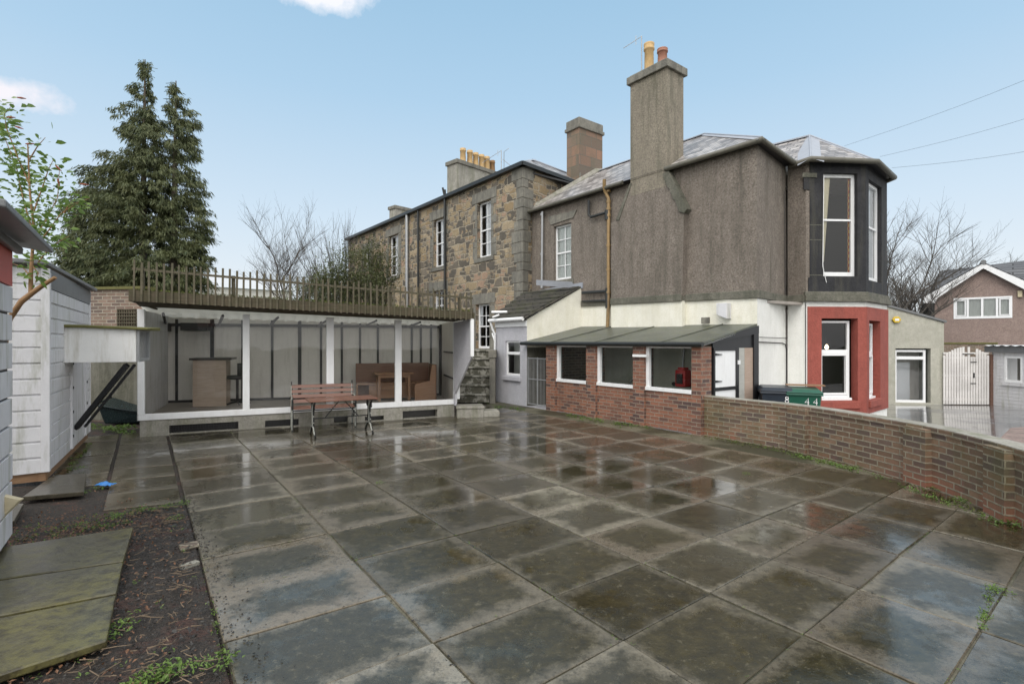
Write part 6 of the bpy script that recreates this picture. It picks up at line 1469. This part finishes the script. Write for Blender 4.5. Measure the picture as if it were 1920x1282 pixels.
for (name, px, yt, Y, sd_, lab, kw) in (
    ('bare_tree', 572, 352, 25, 5, 'bare many branched tree in the gap left of the stone building', dict(r0=.12, spread=.52, first=.26, up=.08, sq=.62)),
    ('bare_tree', 632, 390, 26.5, 14, 'smaller thin bare tree close to the far end of the stone building', dict(r0=.06, spread=.28, first=.22, levels=4, sq=.7)),
    ('bare_tree', 1668, 360, 23.5, 9, 'bare tree reaching out behind the bay window', dict(r0=.13, spread=.50, first=.26, up=.08, sq=.8)),
    ('bare_tree', 1712, 505, 38, 33, 'low dense bare tree behind the sloping top of the side extension', dict(r0=.14, spread=.5, first=.2)),
    ('bare_tree', 1680, 520, 36, 12, 'bare tree half hidden by the bay, low behind the extension', dict(r0=.14, spread=.5, first=.2)),
    ('bare_tree', 1880, 468, 48, 41, 'wide bare tree above the ridge of the neighbour house', dict(r0=.2, spread=.55, first=.22)),
    ('bare_tree', 1822, 485, 50, 52, 'faint bare tree behind the left slope of the neighbour roof', dict(r0=.2, spread=.5, first=.22, levels=4))):
    b_, h_ = tree_at(px, yt, Y); bare(name, b_, h_, sd_, lab, None, **kw)
# ---- drooping conifer with two tops
YC = 22.0; S_ = YC/FL; cbase = at(275, 600, YC); con = thing('conifer', (cbase.x, cbase.y, -1.3), 'tall dark drooping conifer with two pointed tops behind the summerhouse', 'tree')
m = MB(); q = random.Random(17)
for px, yt, lx in ((272, 112, 0), (330, 152, 8)): t_ = at(px, yt, YC); m.tube([(cbase.x+lx*S_*.4, YC, -1.3), (t_.x-.1, YC, 5), (t_.x, YC, t_.z)], [.28, .16, .02], 8)
m.build('trunk', 'bark', con)
blobs = [(272, 135, 9, 24, .5), (266, 172, 20, 20, .5), (250, 210, 32, 20, .5), (230, 238, 15, 12, .5), (288, 225, 16, 30, .4), (329, 175, 8, 24, .5), (336, 205, 22, 26, .6), (350, 240, 22, 26, .7), (352, 290, 18, 46, .7), (300, 270, 50, 45, 1.2), (265, 320, 60, 40, 1.1), (210, 345, 45, 42, 1), (185, 400, 55, 50, 1.2), (250, 400, 80, 60, 1.6), (325, 360, 52, 50, 1.2), (345, 420, 42, 62, 1.3), (180, 460, 58, 50, 1.2), (160, 500, 42, 50, 1), (240, 490, 90, 60, 1.4), (330, 500, 58, 50, 1.2), (180, 520, 62, 28, 1.1), (300, 525, 84, 26, 1.2), (362, 470, 26, 60, 1), (272, 330, 36, 60, 1), (275, 410, 46, 60, 1.2), (270, 250, 22, 50, .8), (278, 500, 50, 50, 1.2)]
cr = MB()
for (bx_, by_, rx, ry, wt) in blobs:
    for k in range(int(46*wt*(rx*ry)**.5/28)):
        an = q.uniform(0, 6.283); ph = math.acos(q.uniform(-1, 1)); rad = q.uniform(.55, 1.0)
        dx = math.sin(ph)*math.cos(an)*rad; dy = math.sin(ph)*math.sin(an)*rad; dz = math.cos(ph)*rad
        c = Vector((at(bx_, 1, YC).x+dx*rx*S_, YC+dy*(rx*S_), EYE-(by_-641)*S_+dz*ry*S_)); out = Vector((c.x-at(280, 1, YC).x, (c.y-YC)*1.4, 0)); out = out.normalized() if out.length > .1 else Vector((1, 0, 0))
        L = q.uniform(.3, .62)*min(1, .25+rx*S_*.75)
        cr.tube([c-out*.4, c, c+out*L*.7-Vector((0, 0, .05)), c+out*L-Vector((0, 0, .22))], [.012, .01, .007, .003], 3, cap=False)
        for j in range(44):
            f_ = q.random(); p = c+out*(L*f_-.15)+Vector((q.gauss(0, .06), q.gauss(0, .06), -.12*f_*f_+q.gauss(0, .05)))
            d = Vector((q.gauss(0, .33)+out.x*.35, q.gauss(0, .33)+out.y*.35, -q.uniform(.15, 1.0))).normalized(); Lf = q.uniform(.09, .27); w_ = q.uniform(.012, .028)
            s_ = d.cross(Vector((q.gauss(0, 1), q.gauss(0, 1), .2))).normalized()*w_; e = p+d*Lf+Vector((0, 0, -.03)); mid = p+d*Lf*.5
            cr.poly([p, mid+s_, e, mid-s_])
cr.build('crown', 'conifer_leaf', con)
# ---- evergreen bushes in front of the stone building
def bush(px, py, Y, rx, ry, n, seed, label, mname='bush_leaf', zb=-1.2, lf=.09):
    q = random.Random(seed); c0 = at(px, py, Y); s = Y/FL; root = thing('evergreen_bush', (c0.x, Y, zb), label, 'bush'); m = MB(); st_ = MB()
    for k in range(n):
        an = q.uniform(0, 6.283); ph = math.acos(q.uniform(-1, 1)); rad = q.random()**.4
        c = c0+Vector((math.sin(ph)*math.cos(an)*rad*rx*s, math.sin(ph)*math.sin(an)*rad*rx*s*.7, math.cos(ph)*rad*ry*s))
        if mn.noise(c*1.3) < -.16: continue
        for j in range(16):
            p = c+Vector((q.gauss(0, .16), q.gauss(0, .16), q.gauss(0, .16))); d = Vector((q.gauss(0, 1), q.gauss(0, 1), q.gauss(.4, .8))); L = q.uniform(.6, 1.3)*lf; leafq(m, p, d, L, L*.4)
        if k % 5 == 0: st_.tube([(c0.x+q.gauss(0, .2), Y, zb), c.lerp(Vector((c0.x, Y, zb)), .4)+Vector((0, 0, .3)), c], [.03, .018, .004], 4, cap=False)
    m.build('crown', mname, root); st_.build('trunk', 'bark_grey', root)
bush(650, 535, 17.5, 66, 66, 760, 3, 'olive evergreen bush above the roof in front of the stone building')
bush(705, 515, 19.5, 38, 72, 420, 6, 'taller thin evergreen bush against the far stone wall')
bush(590, 560, 19.0, 60, 40, 360, 12, 'low evergreen bush beneath the bare tree')
# ---- leafy shrub between the two sheds
YB = 5.5; shb = thing('leafy_shrub', tuple(at(18, 600, YB).xy)+(0,), 'green leafed shrub with cut brown branch rising between the two sheds', 'shrub')
def bp(*pts): return [at(x, y, YB+dy) for x, y, dy in pts]
m = MB(); main = bp((15, 602, 0), (40, 565, 0), (62, 548, 0), (82, 534, 0), (104, 520, 0)); m.tube([at(-10, 760, YB+.1), at(5, 660, YB), *main], [.035, .034, .032, .03, .026, .022, .018], 8); m.tube(bp((58, 550, 0), (58, 520, 0), (60, 480, .0), (64, 430, .05), (56, 360, .1), (52, 270, .1)), [.022, .020, .015, .013, .010, .006], 7)
m.build('trunk', 'bark_brown', shb)
tw_ = MB(); lv_ = MB(); q = random.Random(31)
stems = [bp((64, 440, .05), (45, 380, .15), (30, 310, .2), (5, 250, .25), (-20, 200, .3)), bp((62, 450, 0), (85, 415, .05), (108, 370, .1), (112, 310, .1)), bp((60, 430, 0), (30, 420, .1), (0, 380, .2), (-20, 330, .2)),
         bp((62, 470, 0), (85, 440, 0), (115, 400, 0), (140, 384, 0), (168, 372, 0)), bp((72, 492, 0), (90, 468, 0), (112, 452, 0), (128, 444, 0)), bp((62, 400, 0), (80, 350, 0), (90, 320, 0), (100, 300, 0)), bp((57, 350, .1), (35, 300, .1), (12, 240, .1), (8, 215, .1), (25, 195, .1)), bp((58, 520, 0), (42, 500, 0), (25, 495, 0)), bp((58, 420, .2), (20, 400, .3), (-10, 420, .3)), bp((62, 500, 0), (72, 512, 0), (66, 530, 0)), bp((55, 300, .1), (70, 275, .1), (85, 258, .1)), bp((120, 400, 0), (128, 385, 0), (150, 378, .0))]
for s in stems:
    tw_.tube(s, [.008-.0055*k/(len(s)-1) for k in range(len(s))], 5)
    tot = []
    for a, b in zip(s, s[1:]):
        nn = max(2, int((b-a).length/.022))
        for k in range(nn): tot.append((a.lerp(b, k/nn), (b-a).normalized()))
    for p, d in tot:
        if q.random() < .12: continue
        for r_ in range(q.choice((2, 3, 4, 6))):
            an = q.uniform(0, 6.283); s_ = Vector((math.cos(an), math.sin(an)*.8, q.uniform(-.5, .5))); dd = (d*.45+s_).normalized(); L = q.uniform(.045, .115); o_ = Vector((q.gauss(0, .07), q.gauss(0, .05), q.gauss(0, .05)))
            W = L*q.uniform(.34, .48); n_ = dd.cross(Vector((q.gauss(0, 1), q.gauss(0, 1), q.gauss(0, 1)))).normalized(); p0 = p+o_; droop = Vector((0, 0, -L*q.uniform(.1, .45)))
            a = p0+dd*L*.35+n_*W*.5; b = p0+dd*L*.35-n_*W*.5; a2 = p0+dd*L*.7+n_*W*.35+droop*.4; b2 = p0+dd*L*.7-n_*W*.35+droop*.4; e = p0+dd*L+droop
            lv_.poly([p0, a, b]); lv_.poly([a, a2, b2, b]); lv_.poly([a2, e, b2])
tw_.build('twigs', 'bark_brown', shb); lv_.build('leaves', 'broad_leaf', shb)
# small seed heads on the twig ends
m = MB()
for (x, y, ang) in ((32, 155+28, .2), (12, 220, .1), (48, 270, .05), (28, 237, .4), (108, 335, 1.4), (150, 345, .2), (104, 310, .9)):
    p = at(x, y, YB); d = Vector((math.cos(ang), .1, math.sin(ang)*-1+.1)); m.tube([p, p+d*.04, p+d*.09], [.006, .011, .003], 5)
m.build('seed_heads', 'rust', shb)
# ---- distance: pale roofs seen through the pickets
a_ = at(384, 541, 60); b_ = at(548, 541, 66); DF = Frame((a_.x, a_.y), (b_.x, b_.y)); fh = thing('distant_building', (a_.x, a_.y, -1.4), 'pale grey roofed building far off behind the pickets', 'building')
m = MB(); zt = DF.hit(460, 541)[1]; m.box(DF, 0, DF.L, -9, 0, -1.4, zt); m.build('wall', 'far_wall', fh); m = MB(); z2 = DF.hit(460, 524)[1]; P = DF.p; m.poly([P(-.3, .4, zt), P(DF.L+.3, .4, zt), P(DF.L-.5, -4.5, z2+.7), P(1, -4.5, z2+.9)]); m.poly([P(-.3, .4, zt), P(1, -4.5, z2+.9), P(-.3, -9.4, zt)]); m.poly([P(DF.L+.3, .4, zt), P(DF.L+.3, -9.4, zt), P(DF.L-.5, -4.5, z2+.7)]); m.build('roof', 'far_roof', fh)
# ---- overhead wires
for (x0, y0, Y0, x1, y1, Y1, lab) in ((1583, 274, 13.2, 1990, 100, 9, 'highest overhead wire, leaving the bay roof to the upper right'), (1650, 294, 12.6, 2000, 178, 10, 'middle overhead wire running right from the bay eaves'), (1672, 315, 12.9, 2000, 250, 10, 'lowest thin overhead wire right of the bay')):
    a = at(x0, y0, Y0); b = at(x1, y1, Y1); m = MB(); b = a+(b-a)*1.8
    pts = [a.lerp(b, k/12)-Vector((0, 0, .35*math.sin(3.1416*k/12)*.6)) for k in range(13)]; m.tube(pts, .0032, 4); o = m.build('overhead_wire', 'wire'); tag(o, lab, 'wire')
a = at(1425, 345, 10.7);
